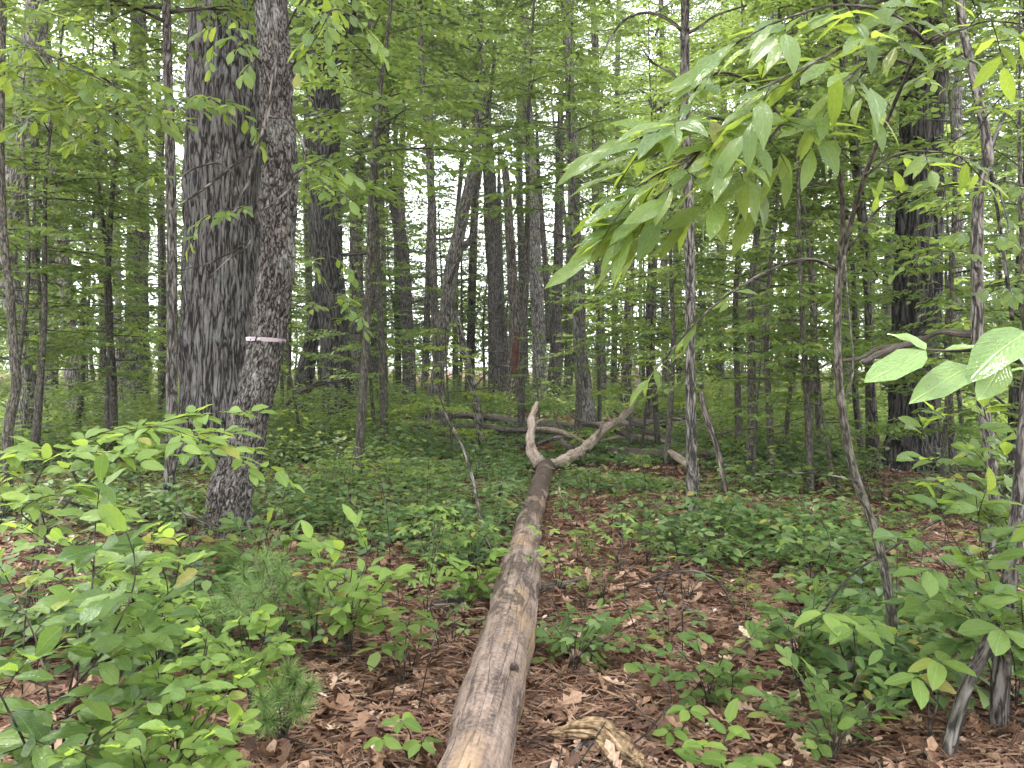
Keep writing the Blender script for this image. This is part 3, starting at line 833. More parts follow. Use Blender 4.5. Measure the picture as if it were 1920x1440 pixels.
T('young_tree', 'dark thin stem between the large leaved sapling and slender grey tree', 12.5,
  [(1538, 850, 9), (1530, 700, 8), (1524, 520, 7), (1512, 330, 6), (1498, 180, 5)], 'brown', 7.5, 'small')

CROWN_SPOTS = []


def trunk_points(t):
    d = t['d']
    pts, rad = [], []
    for i, (x, y, w) in enumerate(t['pts']):
        p = P(x, y, d)
        if i == 0:
            g = float(gz(p.x, p.y)); p.z = g - .12
        pts.append(p); rad.append(w / 2 / F * d)
    return pts, rad


def build_tree(t, idx):
    d = t['d']
    pts, rad = trunk_points(t)
    base = pts[0].copy(); base.z = float(gz(base.x, base.y))
    root = thing(t['name'], t['label'], 'tree', base, t.get('group'))
    top = t['top']
    if top and pts[-1].z < top:
        dirv = (pts[-1] - pts[-2]).normalized()
        n = 4; z0 = pts[-1].z; p = pts[-1].copy(); r = rad[-1]
        for k in range(1, n + 1):
            stp = (top - z0) / n
            dirv = (dirv * .5 + Vector((random.uniform(-.08, .08), random.uniform(-.08, .08), 1)) * .5).normalized()
            p = p + dirv * (stp / max(dirv.z, .3))
            pts.append(p.copy()); rad.append(max(r * (1 - .8 * k / n), .012))
    hero = t.get('hero', 0)
    L_ = Limbs()
    if hero == 1:
        L_.add(pts, rad, seg=130, rings=380, plates=(10, .14, .05), rough=.07, rough_scale=1.2, flare=t.get('flare', 0), seed=idx)
    elif hero == 2:
        L_.add(pts, rad, seg=78, rings=360, plates=(17, .34, .026), rough=.16, rough_scale=2.5, flare=t.get('flare', 0), seed=idx)
    elif d < 9:
        L_.add(pts, rad, seg=20, rings=110, rough=.16, rough_scale=5, flare=t.get('flare', 0), seed=idx)
    else:
        L_.add(pts, rad, seg=18, rings=90, rough=.13, rough_scale=1.5, flare=t.get('flare', 0), seed=idx)
    part('trunk', L_.mesh('trunk', M[t['bark']], base), root)
    for f in t.get('forks', []):
        fp = [P(x, y, d + .15 * k * math.sin(idx)) for k, (x, y, w) in enumerate(f)]
        if d > 9:
            e = (fp[-1] - fp[-2]).normalized() * .5 + Vector((0, 0, .5))
            fp += [fp[-1] + e * 1.6, fp[-1] + e * 3.2]; f = f + [(0, 0, f[-1][2] * .6), (0, 0, .6)]
        if f[0][1] > 700: fp[0].z = float(gz(fp[0].x, fp[0].y)) - .1
        fr = [w / 2 / F * d for x, y, w in f]
        part('branch', Limbs().add(fp, fr, seg=10, rings=len(fp) * 6, rough=.1, seed=idx).mesh('branch', M[t['bark']], base), root)
    if t.get('rot'):
        # a strip of red heartwood laid open down the front, and smaller scars above
        for k, (yy0, yy1, ww) in enumerate(((722, 604, .62), (566, 530, .3))):
            xs = [(y, np.interp(-y, [-q[1] for q in t['pts']], [q[0] for q in t['pts']])) for y in np.linspace(yy0, yy1, 6)]
            fp = [P(x + 2, y, d - .13) for y, x in xs]
            w = np.array([.4, .9, 1, .95, .8, .2]) * .2 * ww * 1.2
            part('rotten_heartwood', Limbs().add(fp, w, seg=12, rings=30, rough=.5, rough_scale=3, seed=k).mesh('rot', M['rot_red'], base), root, 'dark red rotten wood')
    # dead twigs on the lower bole of forest-grown trees
    if d > 9 and not hero:
        for k in range(3):
            i = random.uniform(.2, .7); j = int(i * (len(t['pts']) - 1))
            a = pts[j].lerp(pts[j + 1], .5); az = random.uniform(0, 6.28); ln = random.uniform(.5, 1.6)
            b = a + Vector((math.cos(az), math.sin(az), random.uniform(-.1, .5))) * ln
            c = b + Vector((math.cos(az + .6), math.sin(az + .6), random.uniform(-.3, .3))) * ln * .6
            part('dead_twig', Limbs().add([a, b, c], [rad[j] * .16 + .006, rad[j] * .1 + .004, .003], seg=5, rings=9, rough=.2).mesh('dead_twig', M['dead'], base), root)
    if t['crown']:
        cb = t.get('cb', max(top * (.5 if d < 18 else .66), 3.0))
        zs = np.array([p.z for p in pts]); k = int(np.searchsorted(zs, cb)); k = min(max(k, 1), len(pts) - 1)
        f = (cb - zs[k - 1]) / max(zs[k] - zs[k - 1], .01)
        q = pts[k - 1].lerp(pts[k], min(max(f, 0), 1))
        CROWN_SPOTS.append((root, base, q, t['crown'], top - cb))
    return root


ROOTS = [build_tree(t, i) for i, t in enumerate(TREES)]

# ------------------------------------------------------------------ crowns (several kinds, shared between trees)
def crown_proto(kind, seed):
    rng = np.random.default_rng(seed)
    hgt, rad, nbr, ll = {'big': (9, 4.2, 62, .135), 'mid': (7, 2.7, 46, .12), 'small': (4, 1.5, 30, .10)}[kind]
    leaves, lb = [], Limbs()
    for i in range(nbr):
        t = (i + rng.random()) / nbr
        z = hgt * t
        az = i * 2.4 + rng.normal(0, .4)
        Ln = rad * (math.sin(min(1, t * 1.25 + .25) * 2.5) * .75 + .35) * rng.uniform(.6, 1.15)
        el = rng.uniform(.05, .5)
        d = np.array((math.cos(az), math.sin(az), el))
        Ps, X, N, ax = spray((0, 0, z), d, Ln, ll, rng, sag=.28, dens=.7, spread=1.0, jit=.5, droop=.3)
        leaves.append((Ps, X, N))
        lb.add(ax, [.010 + .012 * Ln, .008 + .006 * Ln, .006, .003], seg=5, rings=8, cap=False)
        # secondary branchlets lift off the main one
        for q in range(2):
            s = ax[1 + q]; a2 = az + rng.choice((-.7, .7)) + rng.normal(0, .2)
            d2 = np.array((math.cos(a2), math.sin(a2), rng.uniform(-.1, .6)))
            Ps, X, N, a3 = spray(s, d2, Ln * .55, ll, rng, sag=.25, dens=.65, jit=.5, droop=.3)
            leaves.append((Ps, X, N)); lb.add(a3, [.006 + .003 * Ln, .006, .004, .003], seg=4, rings=6, cap=False)
    lb.add([(0, 0, -.3), (0, 0, hgt * .5), (0.1, 0, hgt)], [.02, .03, .012], seg=6, rings=8)
    Ps, X, N = stack(leaves)
    n = len(Ps)
    me = leaf_mesh_data('crown_' + kind, M['leaf_canopy'], TPL2, Ps, X, N, ll * rng.uniform(.7, 1.25, n), rng.uniform(.85, 1.2, n))
    return me, lb.mesh('limbs_' + kind, M['brown']), hgt


CROWNS = {k: [crown_proto(k, s) for s in range(n)] for k, n in (('big', 2), ('mid', 3), ('small', 2))}


def add_crown(root, base, q, kind, room, rng=random):
    me, lm, hgt = CROWNS[kind][rng.randrange(len(CROWNS[kind]))]
    s = max(.7, min(1.5, room / hgt)); rz = rng.uniform(0, 6.28)
    for nm, m in (('crown', me), ('branchwork', lm)):
        o = part(nm, m, root)
        o.location = Vector(q) - Vector(base)
        o.rotation_euler = (0, 0, rz); o.scale = (s * rng.uniform(.9, 1.1),) * 2 + (s,)


for c in CROWN_SPOTS:
    add_crown(*c)

# ------------------------------------------------------------------ trees further back
LAND = sorted([(t['pts'][0][0], t['label']) for t in TREES])
MARKS = [(-200, 'the left edge'), (44, 'the stout pale shaggy trunk'), (147, 'the leaning grey trunk'), (256, 'the tall far grey oak'), (412, 'the massive grey oak'),
         (636, 'the dark forked oak'), (768, 'the narrow forked trunk'), (820, 'the crooked maple'), (960, 'the red rotted snag'), (1106, 'the lichen spotted pale trunk'),
         (1300, 'the slender grey tree'), (1418, 'the dull trunk'), (1575, 'the large leaved sapling'), (1714, 'the massive dark oak'), (1868, 'the kinked grey trunk'), (2200, 'the right edge')]
_ONES = 'first second third fourth fifth sixth seventh eighth ninth tenth eleventh twelfth thirteenth fourteenth fifteenth sixteenth seventeenth eighteenth nineteenth'.split()
ORD = ['nearest'] + [w + ' nearest' for w in _ONES[1:]] + ['twentieth nearest'] + ['twenty-%s nearest' % w for w in _ONES[:9]] + ['thirtieth nearest'] + ['thirty-%s nearest' % w for w in _ONES[:9]] + ['fortieth nearest'] * 40


def label_by_place(items, what):
    """items: list of (object, px, depth); each gets a label by its place among its like"""
    bins = {}
    for o, px, d in items:
        k = max(i for i in range(len(MARKS) - 1) if MARKS[i][0] <= max(px, -199))
        bins.setdefault(k, []).append((d, px, o))
    for k, l in bins.items():
        l.sort(key=lambda a: a[0])
        a, b = MARKS[k][1], MARKS[k + 1][1]
        for i, (d, px, o) in enumerate(l):
            o['label'] = f'{ORD[i]} {what} between {a} and {b}' if len(l) > 1 else f'{what} between {a} and {b}'


def far_trees():
    rng = random.Random(21)
    items, used = [], [(t['pts'][0][0], t['d']) for t in TREES]
    tries = 0
    while len(items) < 58 and tries < 4000:
        tries += 1
        d = rng.uniform(24, 52); px = rng.uniform(-250, 2170)
        if any(abs(px - u) < 900 / d * (1.0 if abs(d - e) < 8 else .45) for u, e in used): continue
        used.append((px, d))
        x = (px - W / 2) / F * d
        z = float(gz(x, d))
        r = rng.choice((.07, .09, .11, .14, .17, .22, .28)); top = rng.uniform(16, 24) if r > .1 else rng.uniform(11, 15)
        base = Vector((x, d, z))
        lean = Vector((rng.gauss(0, .05), rng.gauss(0, .05), 1))
        pts = [base - Vector((0, 0, .15))]
        p = base.copy()
        for k in range(5):
            p = p + Vector((lean.x + rng.gauss(0, .025), lean.y + rng.gauss(0, .025), 1)) * top / 5
            pts.append(p.copy())
        rad = [r * 1.15, r, r * .88, r * .72, r * .5, .02]
        root = thing('far_tree', 'x', 'tree', base, 'trees further back in the woods')
        part('trunk', Limbs().add(pts, rad, seg=9, rings=22, rough=.12, rough_scale=1.2, seed=len(items)).mesh('trunk', M[rng.choice(['brown', 'grey', 'grey', 'dark_oak', 'brown', 'pale'])], base), root)
        cb = top * rng.uniform(.55, .68)
        k = int(cb / top * 5)
        add_crown(root, base, pts[k].lerp(pts[k + 1], cb / top * 5 - k), 'big' if r > .15 else 'mid', top - cb, rng)
        items.append((root, px, d))
    label_by_place(items, 'slim background tree')


far_trees()


# ------------------------------------------------------------------ understory saplings
def sapling_proto(seed, hgt, z0, rad, nbr, ll, mat, fine=False):
    rng = np.random.default_rng(seed)
    leaves, lb = [], Limbs()
    sway = rng.normal(0, .05, 2)
    ctr = lambda z: np.array((sway[0] * z + .06 * math.sin(z * 1.3 + seed), sway[1] * z + .06 * math.cos(z * 1.1), z))
    for i in range(nbr):
        t = (i + rng.random()) / nbr
        z = z0 + (hgt - z0) * t
        az = i * 2.4 + rng.normal(0, .5)
        Ln = rad * (1.05 - .75 * t) * rng.uniform(.55, 1.2)
        d = np.array((math.cos(az), math.sin(az), rng.uniform(.0, .45)))
        Ps, X, N, ax = spray(ctr(z), d, Ln, ll, rng, sag=.25, dens=.9, jit=.42, droop=.3)
        leaves.append((Ps, X, N))
        lb.add(ax, [.006 + .004 * Ln, .004 + .003 * Ln, .003, .002], seg=4, rings=7, cap=False)
    tr = Limbs().add([ctr(z) - (0, 0, .1 if z == 0 else 0) for z in np.linspace(0, hgt, 8)], np.linspace(.012 + .006 * hgt, .006, 8), seg=8, rings=26, rough=.08, seed=seed)
    Ps, X, N = stack(leaves); n = len(Ps)
    me = leaf_mesh_data('sapling_crown', mat, TPL6 if hgt < 8 or fine else TPL2, Ps, X, N, ll * rng.uniform(.7, 1.25, n), rng.uniform(.9, 1.25, n))
    return tr.mesh('sapling_stem', M['sapling']), lb.mesh('sapling_twigs', M['sapling']), me


SAP = [sapling_proto(40 + k, *a) for k, a in enumerate([
    (3.2, .7, 1.1, 18, .10, M['leaf_under']), (4.5, 1.0, 1.4, 24, .105, M['leaf_under']), (6.0, 1.3, 1.7, 34, .11, M['leaf_under']),
    (7.5, 1.6, 1.9, 42, .115, M['leaf_under']), (9.5, 2.2, 2.2, 52, .12, M['leaf_canopy']), (11.5, 3.0, 2.4, 60, .125, M['leaf_canopy']),
    (2.6, .5, 1.2, 16, .10, M['leaf_bright']), (4.0, .8, 1.5, 22, .10, M['leaf_bright']), (9.0, 4.0, 2.1, 34, .135, M['leaf_under'], True), (7.5, 3.4, 1.8, 28, .13, M['leaf_under'], True)])]


def place_sapling(k, px, d, rng, s=1.0):
    x = (px - W / 2) / F * d
    base = Vector((x, d, float(gz(x, d))))
    root = thing('sapling', 'x', 'sapling', base, 'leafy understory saplings')
    rz = rng.uniform(0, 6.28)
    root.rotation_euler = (0, 0, rz); root.scale = (s, s, s)
    for nm, m in zip(('stem', 'branchwork', 'crown'), SAP[k]):
        part(nm, m, root)
    return root, px, d


def saplings():
    rng = random.Random(9)
    items, used = [], []
    # by hand: those the photo shows clearly
    for k, px, d, s in ((6, 1210, 14, 1.0), (7, 1290, 17, .9), (6, 850, 13.5, .95), (1, 700, 14, 1.0), (0, 560, 14, 1.0), (6, 1470, 13, .9), (0, 1560, 9.5, .8), (2, 1480, 14, 1), (1, 1900, 9, 1),
                        (2, 1800, 14, 1), (0, 90, 16, 1), (1, 200, 14, 1), (0, 1010, 16.5, .75), (2, 1180, 18, 1), (3, 1120, 20, 1.0), (1, 1780, 8.5, .8), (2, 20, 11, 1), (0, 1420, 10, .7), (2, 720, 18, 1.1),
                        (3, 1252, 12.5, .95), (3, 1440, 10.5, .9), (2, 1520, 9.5, .95), (3, 1790, 9.5, .9), (2, 1940, 7.5, .9), (3, 70, 12, .9), (3, 210, 12.5, 1.0),
                        (4, 1230, 15, .9), (4, 1380, 13, .9), (4, 1620, 13.5, .9), (4, 140, 16, .9), (4, 300, 17, .95),
                        (5, 800, 36, 1.1), (5, 700, 38, 1.1), (4, 905, 40, 1.2), (5, 862, 33, 1.0), (5, 600, 36, 1.0), (4, 1000, 38, 1.2), (5, 830, 44, 1.3), (5, 1070, 36, 1.1), (4, 750, 33, 1.0), (4, 940, 35, 1.0),
                        (8, 720, 13.5, 1.15), (8, 978, 17, 1.35), (9, 1092, 16.5, 1.35), (8, 1395, 11, 1.0), (9, 1530, 10.5, 1.0), (8, 205, 12.5, 1.0), (9, 665, 10.5, 1.15), (8, 1640, 12.5, 1.0), (9, 60, 11, 1.0)):
        items.append(place_sapling(k, px, d, rng, s)); used.append((px, d))
    tries = 0
    while len(items) < 130 and tries < 5000:
        tries += 1
        d = rng.uniform(15, 50); px = rng.uniform(-130, 2050)
        if any(abs(px - u) < 700 / d and abs(d - e) < 5 for u, e in used): continue
        if 560 < px < 1240 and d < 30: continue
        if d < 20 and rng.random() < .4: continue
        used.append((px, d))
        k = rng.choice((1, 2, 3, 3, 4, 4, 5, 5, 5)) if d > 22 else rng.choice((1, 2, 3, 4, 4, 7))
        items.append(place_sapling(k, px, d, rng, rng.uniform(.8, 1.2)))
    label_by_place(items, 'leafy sapling')


saplings()


# ------------------------------------------------------------------ the far wood, one mass
def far_wood():
    rng = np.random.default_rng(77)
    ps, ls = [], []
    for i in range(1040):
        near = i < 560
        d = rng.uniform(40, 58) if near else rng.uniform(54, 100); a = rng.uniform(-.85, .85)
        q = rng.random()
        z = rng.uniform(.5, 5) if q < .48 else (rng.uniform(4, 11) if q < .78 else rng.uniform(9, 26))
        n = int(rng.uniform(90, 230)); r = rng.uniform(1.0, 2.6)
        ps.append(np.array((a * d, d, z)) + rng.normal(0, 1, (n, 3)) * (r, r, r * .5))
        ls.append(rng.uniform(.16, .30, n) if near else rng.uniform(.22, .42, n))
    p = np.vstack(ps); p[:, 2] = np.abs(p[:, 2]) + .05
    n = len(p)
    X = rng.normal(0, 1, (n, 3)) * (1, 1, .5); N = UP + rng.normal(0, .7, (n, 3))
    o = part('far_forest', leaf_mesh_data('far_forest', M['leaf_canopy'], TPL2, p, X, N, np.concatenate(ls), 1.2))
    o['kind'] = 'stuff'; o['label'] = 'mass of far green foliage closing off the woods'; o['category'] = 'forest'


far_wood()


# ------------------------------------------------------------------ undergrowth carpet
def cover_mask(x, y):
    v = vnoise(x, y, .55, 4.2) + .5 * vnoise(x, y, 1.7, 9.1)
    lim = np.interp(y, [2, 5, 7, 11, 20], [.22, .12, -.05, -.25, -.5])
    # bare litter either side of the log
    right = x > np.interp(y, [2, 5.5, 11], [-.1, .06, .45])
    lim = lim + np.where((log_clear(x, y) < .9) & (y < 9) & right, .30, 0) + np.where((log_clear(x, y) < 1.0) & (y < 5.5), .25, 0)
    lim = lim + np.where(right & (y > 4.5) & (y < 9.5), .16, 0)
    return v > lim


def undergrowth():
    rng = np.random.default_rng(8)
    for nm, cnt, d0, d1, pw, nl, ll, tpl, mat, hr in (
            ('ground_cover', 9500, 3.0, 13, 1.0, 9, .09, TPL6, M['leaf_floor'], (.06, .38)),
            ('undergrowth', 13000, 12, 50, 1.25, 12, .125, TPL2, M['leaf_floor'], (.08, .5)),
            ('bright_undergrowth', 5200, 9, 52, 1.0, 14, .115, TPL2, M['leaf_bright'], (.15, .75)),
            ('shoot_undergrowth', 6500, 13, 55, 1.1, 22, .12, TPL2, M['leaf_under'], (.3, 1.3))):
        x, y = wedge(cnt, d0, d1, rng, half=.82, power=pw)
        k = cover_mask(x, y) & (log_clear(x, y) > .22)
        if nm == 'bright_undergrowth':
            k &= vnoise(x, y, .22, 33) > .08
        x, y = x[k], y[k]; n = len(x)
        h = rng.uniform(*hr, n) * (.7 + .6 * rng.random(n))
        pxl = W / 2 + F * x / y                      # open floor round the fallen tree's tangle of limbs
        tang = (pxl > 740) & (pxl < 1330) & (y > 9.5) & (y < 21)
        h = np.where(tang, np.minimum(h, .11), h)
        if nm == 'shoot_undergrowth': h = np.where(tang, .05, h)
        az = rng.random((n, nl)) * 6.283
        u = np.sqrt(rng.random((n, nl)))
        rr = rng.random((n, nl)) * .14 * (1 + h[:, None] * 1.6)
        sc = rng.uniform(.7, 1.25, (n, 1)) * rng.uniform(.7, 1.2, (n, nl))
        pos = np.stack((x[:, None] + np.cos(az) * rr, y[:, None] + np.sin(az) * rr, gz(x, y)[:, None] + .02 + h[:, None] * u), 2).reshape(-1, 3)
        X = np.stack((np.cos(az), np.sin(az), rng.normal(-.05, .22, (n, nl))), 2).reshape(-1, 3)
        N = UP + rng.normal(0, .28, (n * nl, 3))
        rnd = np.clip(np.repeat(rng.random(n), nl) * .6 + rng.random(n * nl) * .4, 0, .999)
        o = part(nm, leaf_mesh_data(nm, mat, tpl, pos, X, N, (ll * sc).ravel(), rng.uniform(.9, 1.35, n * nl), rnd))
        o['kind'] = 'stuff'
        o['label'] = {'ground_cover': 'low dark green ground cover near the log', 'undergrowth': 'green undergrowth carpeting the woods', 'bright_undergrowth': 'yellow green low undergrowth in scattered patches',
                      'shoot_undergrowth': 'taller leafy shoots among the trunks'}[nm]
        o['category'] = 'undergrowth'


undergrowth()


# ------------------------------------------------------------------ the fallen tree and dead wood
def fallen_log():
    spec = [(800, 1680, 158), (850, 1530, 140), (885, 1440, 131), (925, 1290, 117), (950, 1200, 105), (968, 1120, 88), (979, 1060, 76), (983, 1020, 60), (992, 975, 47), (1006, 925, 39), (1018, 885, 33), (1025, 862, 29)]
    pts, rad = [], []
    for x, y, w in spec:
        z = .12
        d = depth_at(y, z); p = P(x, y, d)
        r = w / 2 / F * d
        p.z = float(gz(p.x, p.y)) + r * .82
        pts.append(p); rad.append(r)
    base = Vector((pts[0].x, pts[0].y, 0))
    root = thing('fallen_log', 'long weathered fallen trunk running from the foreground into the woods', 'log', base)
    part('trunk', Limbs().add(pts, rad, seg=56, rings=420, rough=.13, rough_scale=2.2, seed=3).mesh('log', M['log'], base), root)
    e = pts[-1]
    # forked limbs at the far end
    r1 = [e + Vector((-.02, -.1, .0)), P(1060, 862, 11.9), P(1092, 843, 12.6), P(1120, 818, 13.2), P(1146, 796, 13.8), P(1162, 788, 14.2), P(1180, 766, 14.5), P(1190, 742, 15), P(1196, 712, 15.6), P(1184, 668, 16.2)]
    part('limb', Limbs().add(r1, [.095, .08, .076, .07, .074, .062, .06, .055, .045, .02], seg=22, rings=130, rough=.6, rough_scale=3.5, seed=8).mesh('limb', M['pale_wood'], base), root, 'bleached limb rising to the right')
    r2 = [P(1012, 866, 11.5), P(1000, 852, 11.75), P(996, 836, 11.9), P(993, 818, 12.0), P(998, 800, 12.1), P(996, 784, 12.25), P(1004, 768, 12.4), P(1007, 754, 12.5)]
    part('limb', Limbs().add(r2, [.085, .078, .066, .062, .066, .056, .05, .03], seg=18, rings=90, rough=.7, rough_scale=5, seed=12).mesh('limb', M['pale_wood'], base), root, 'bleached upright broken limb')
    for q, rr in (([P(1118, 820, 13.15), P(1126, 806, 13.0), P(1128, 796, 12.9)], .03), ([P(1148, 794, 13.8), P(1140, 782, 13.7), P(1138, 776, 13.7)], .028), ([P(1000, 800, 12.1), P(1010, 790, 12.0), P(1018, 786, 11.95)], .02)):
        part('branch_stub', Limbs().add(q, [rr * 1.3, rr, rr * .6], seg=10, rings=12, rough=.4).mesh('stub', M['pale_wood'], base), root)
    # branch stubs and a knot
    for a, b, c, rr in (((948, 1088), (940, 1080), (933, 1072), .03), ((1003, 1062), (1010, 1058), (1014, 1052), .035)):
        q = [P(x, y, depth_at(y + 10, .12)) for x, y in (a, b, c)]
        part('branch_stub', Limbs().add(q, [rr * 1.3, rr, rr * .4], seg=12, rings=14, rough=.3).mesh('stub', M['log'], base), root)
    q = P(963, 1247, depth_at(1247, .25)); 
    part('knot', Limbs().add([q + Vector((0, .05, -.04)), q + Vector((0, 0, .0)), q + Vector((.004, -.012, .012))], [.024, .012, .003], seg=12, rings=12, rough=.6, rough_scale=14).mesh('knot', M['dark_wood'], base), root, 'dark knot')


fallen_log()


def stick(name, label, spec, mat, group='dead branches on the forest floor', cat='branch', rings=None, rough=.22):
    """spec: (px, py, radius, height above ground or (None, depth))"""
    pts, rad = [], []
    for s in spec:
        x, y, r = s[:3]
        if len(s) > 3:
            p = P(x, y, s[3])
        else:
            p = Gp(x, y, r * .8 + .008)
        pts.append(p); rad.append(r)
    base = Vector(min(pts, key=lambda v: v.z)); base.z = float(gz(base.x, base.y))
    root = thing(name, label, cat, base, group)
    part('wood', Limbs().add(pts, rad, seg=9 if max(rad) < .03 else 16, rings=rings or len(pts) * 9, rough=rough, rough_scale=4, seed=spec[0][0]).mesh('wood', M[mat], base), root)
    return root


stick('fallen_branch', 'long dark fallen branch lying across behind the log fork', [(768, 786, .05), (810, 783, .06), (862, 779, .075, 20), (920, 783, .085, 20), (1000, 795, .11, 19), (1060, 800, .12, 19), (1120, 800, .12, 19), (1200, 795, .12, 19.5), (1283, 801, .08)], 'dark_wood')
stick('fallen_branch', 'thin dark branch under the long branch at its left end', [(806, 796, .03), (850, 795, .035), (905, 797, .04), (960, 800, .04)], 'dark_wood')
stick('fallen_log', 'dark rotting log lying behind the slender grey tree', [(1140, 842, .10), (1230, 850, .11), (1330, 853, .11), (1450, 857, .10), (1560, 858, .10), (1655, 862, .09)], 'dark_wood', cat='log', group=None)
stick('fallen_branch', 'pale broken branch stub ending at the slender grey tree', [(1255, 846, .03, 12.4), (1268, 855, .06, 12), (1290, 872, .055, 11.4), (1310, 888, .05)], 'pale_wood')
stick('fallen_branch', 'pale curved branch under the bleached right limb', [(1000, 803, .03, 15), (1040, 806, .04, 14.6), (1075, 818, .04, 14), (1100, 832, .035, 13.4)], 'pale_wood')
stick('fallen_branch', 'thick dark broken bough right of the bleached limb', [(1140, 795, .09, 14.6), (1165, 805, .10, 14.6), (1190, 822, .08, 14)], 'dark_wood')
stick('fallen_branch', 'grey branch lying left of the upright bleached limb', [(918, 836, .035), (945, 832, .05), (985, 834, .05)], 'dead')
stick('fallen_branch', 'grey branch crossing between the two bleached limbs', [(1004, 832, .04), (1040, 822, .04, 13.3), (1075, 823, .03, 13.6)], 'dead')
stick('fallen_branch', 'dark forked branch against the bleached right limb', [(1048, 818, .03, 13.6), (1066, 838, .05, 12.8), (1100, 840, .06), (1150, 838, .06)], 'dark_wood')
stick('fallen_branch', 'low dark branch right of the log fork in green plants', [(1200, 828, .05), (1240, 838, .06), (1290, 846, .05)], 'dark_wood')
for _lab, _sp, _m in (
        ('dark crooked limb left end of the tangle behind the log', [(850, 806, .03), (890, 798, .04, 17.5), (950, 806, .045, 17), (1010, 818, .03)], 'dark_wood'),
        ('thin dark limb arching over the middle of the tangle', [(1060, 770, .012, 16.5), (1085, 788, .02, 16.3), (1120, 800, .025, 16), (1135, 815, .025)], 'dark_wood'),
        ('dark limb slanting down right of the bleached limb', [(1150, 770, .02, 16.5), (1185, 790, .035, 16.5), (1225, 812, .04, 16), (1262, 828, .04)], 'dark_wood'),
        ('grey limb low between the log fork and the pale curved branch', [(1045, 848, .03), (1085, 852, .045), (1140, 846, .045), (1190, 840, .03)], 'dead'),
        ('dark limb behind the upright bleached limb', [(930, 812, .03), (970, 806, .045, 16.5), (1030, 808, .05, 16.5), (1090, 816, .045, 16)], 'dark_wood'),
        ('long thin grey limb at the right of the tangle', [(1190, 800, .03, 18), (1240, 790, .03, 18), (1290, 786, .025, 18), (1340, 792, .02)], 'dead'),
        ('twiggy dark limb poking up from the tangle centre', [(1070, 834, .03), (1058, 812, .025, 14.5), (1044, 790, .015, 14.5), (1038, 768, .006, 14.5)], 'dark_wood'),
        ('thin pale limb across the right of the tangle', [(1120, 828, .02), (1170, 818, .03, 15), (1220, 822, .03, 15), (1275, 834, .02)], 'pale_wood'),
        ('dark broken limb left of the leaning bare post', [(775, 806, .03), (815, 800, .04), (870, 803, .035), (900, 812, .02)], 'dark_wood')):
    stick('fallen_branch', _lab, [(q[0], q[1], q[2] * 1.3) + tuple(q[3:]) for q in _sp], _m)
stick('fallen_branch', 'thin arching twig over the litter right of the log', [(1168, 1100, .006), (1215, 1088, .008, 5.1), (1265, 1072, .009, 5.1), (1310, 1073, .009, 5.0), (1350, 1095, .009, 4.9), (1380, 1148, .006)], 'dead')
stick('fallen_branch', 'dark crooked stick below the thin arching twig', [(1226, 1094, .02), (1250, 1115, .022), (1290, 1140, .018), (1332, 1162, .014)], 'dark_wood')
stick('fallen_branch', 'mossy dark stick touching the right side of the log', [(1004, 1106, .03), (1040, 1100, .032), (1070, 1092, .022), (1102, 1078, .015)], 'dark_wood')
stick('fallen_branch', 'short thick dead chunk lying left of the log', [(814, 1137, .028), (845, 1134, .036), (872, 1131, .032)], 'dead')
stick('fallen_branch', 'thin twig crossing the litter left of the log base', [(600, 1240, .006), (650, 1280, .008), (700, 1345, .008), (752, 1385, .006)], 'dark_wood')
stick('fallen_branch', 'grey stick resting across the foot of the taped tree', [(345, 962, .014, 6.4), (385, 978, .015, 6.2), (420, 992, .014, 6.1), (462, 1004, .012)], 'dead')
stick('fallen_branch', 'short pale stick leaning in plants at the left', [(82, 928, .012, 7), (140, 945, .014, 6.9), (190, 962, .010)], 'dead')
stick('fallen_branch', 'small pale twig upright by the leaning pale stick', [(88, 978, .01), (104, 955, .01, 6.6), (118, 932, .008, 6.5)], 'pale_wood')
stick('fallen_branch', 'pale stick on brown litter right of the slender tree foot', [(1270, 1038, .012), (1320, 1032, .018), (1394, 1024, .012)], 'pale_wood')
stick('fallen_branch', 'pale tan stick at the bottom edge right of rotten wood', [(1420, 1398, .008), (1480, 1415, .010), (1570, 1446, .010)], 'pale_wood')
stick('fallen_branch', 'grey bough leaning up beside the slanting dark trunk', [(512, 776, .06), (560, 738, .06, 15), (610, 716, .05, 15), (690, 704, .03, 15)], 'dead')
stick('dead_sapling', 'thin dead stem bent over towards the log from the left', [(818, 722, .008, 9), (838, 780, .011, 8.4), (868, 840, .013, 7.6), (888, 905, .015, 7), (905, 990, .014, 6.2), (940, 1075, .012)], 'dead', cat='sapling')
stick('fallen_branch', 'dark dead limb hanging level before the massive dark oak', [(1568, 676, .012, 6.4), (1612, 672, .014, 6.4), (1645, 654, .018, 6.4), (1700, 646, .024, 6.4), (1735, 634, .022, 6.4), (1765, 621, .026, 6.3), (1800, 626, .026, 6.3), (1835, 625, .028, 6.25)], 'dark_wood', rough=.5)
stick('fallen_branch', 'second dark prong under the level dead limb', [(1618, 680, .02, 6.35), (1650, 664, .028, 6.38), (1690, 650, .03, 6.4)], 'dark_wood')
stick('fallen_branch', 'curved fallen twig below the bleached right limb', [(1105, 925, .014), (1130, 905, .018), (1150, 885, .016)], 'dead')
stick('fallen_branch', 'thin twig stretched across plants at lower right', [(1440, 1380, .004, 3.6), (1560, 1120, .006, 3.8), (1700, 1010, .007, 4), (1830, 935, .009, 4.2), (1925, 850, .010, 4.2)], 'sapling')


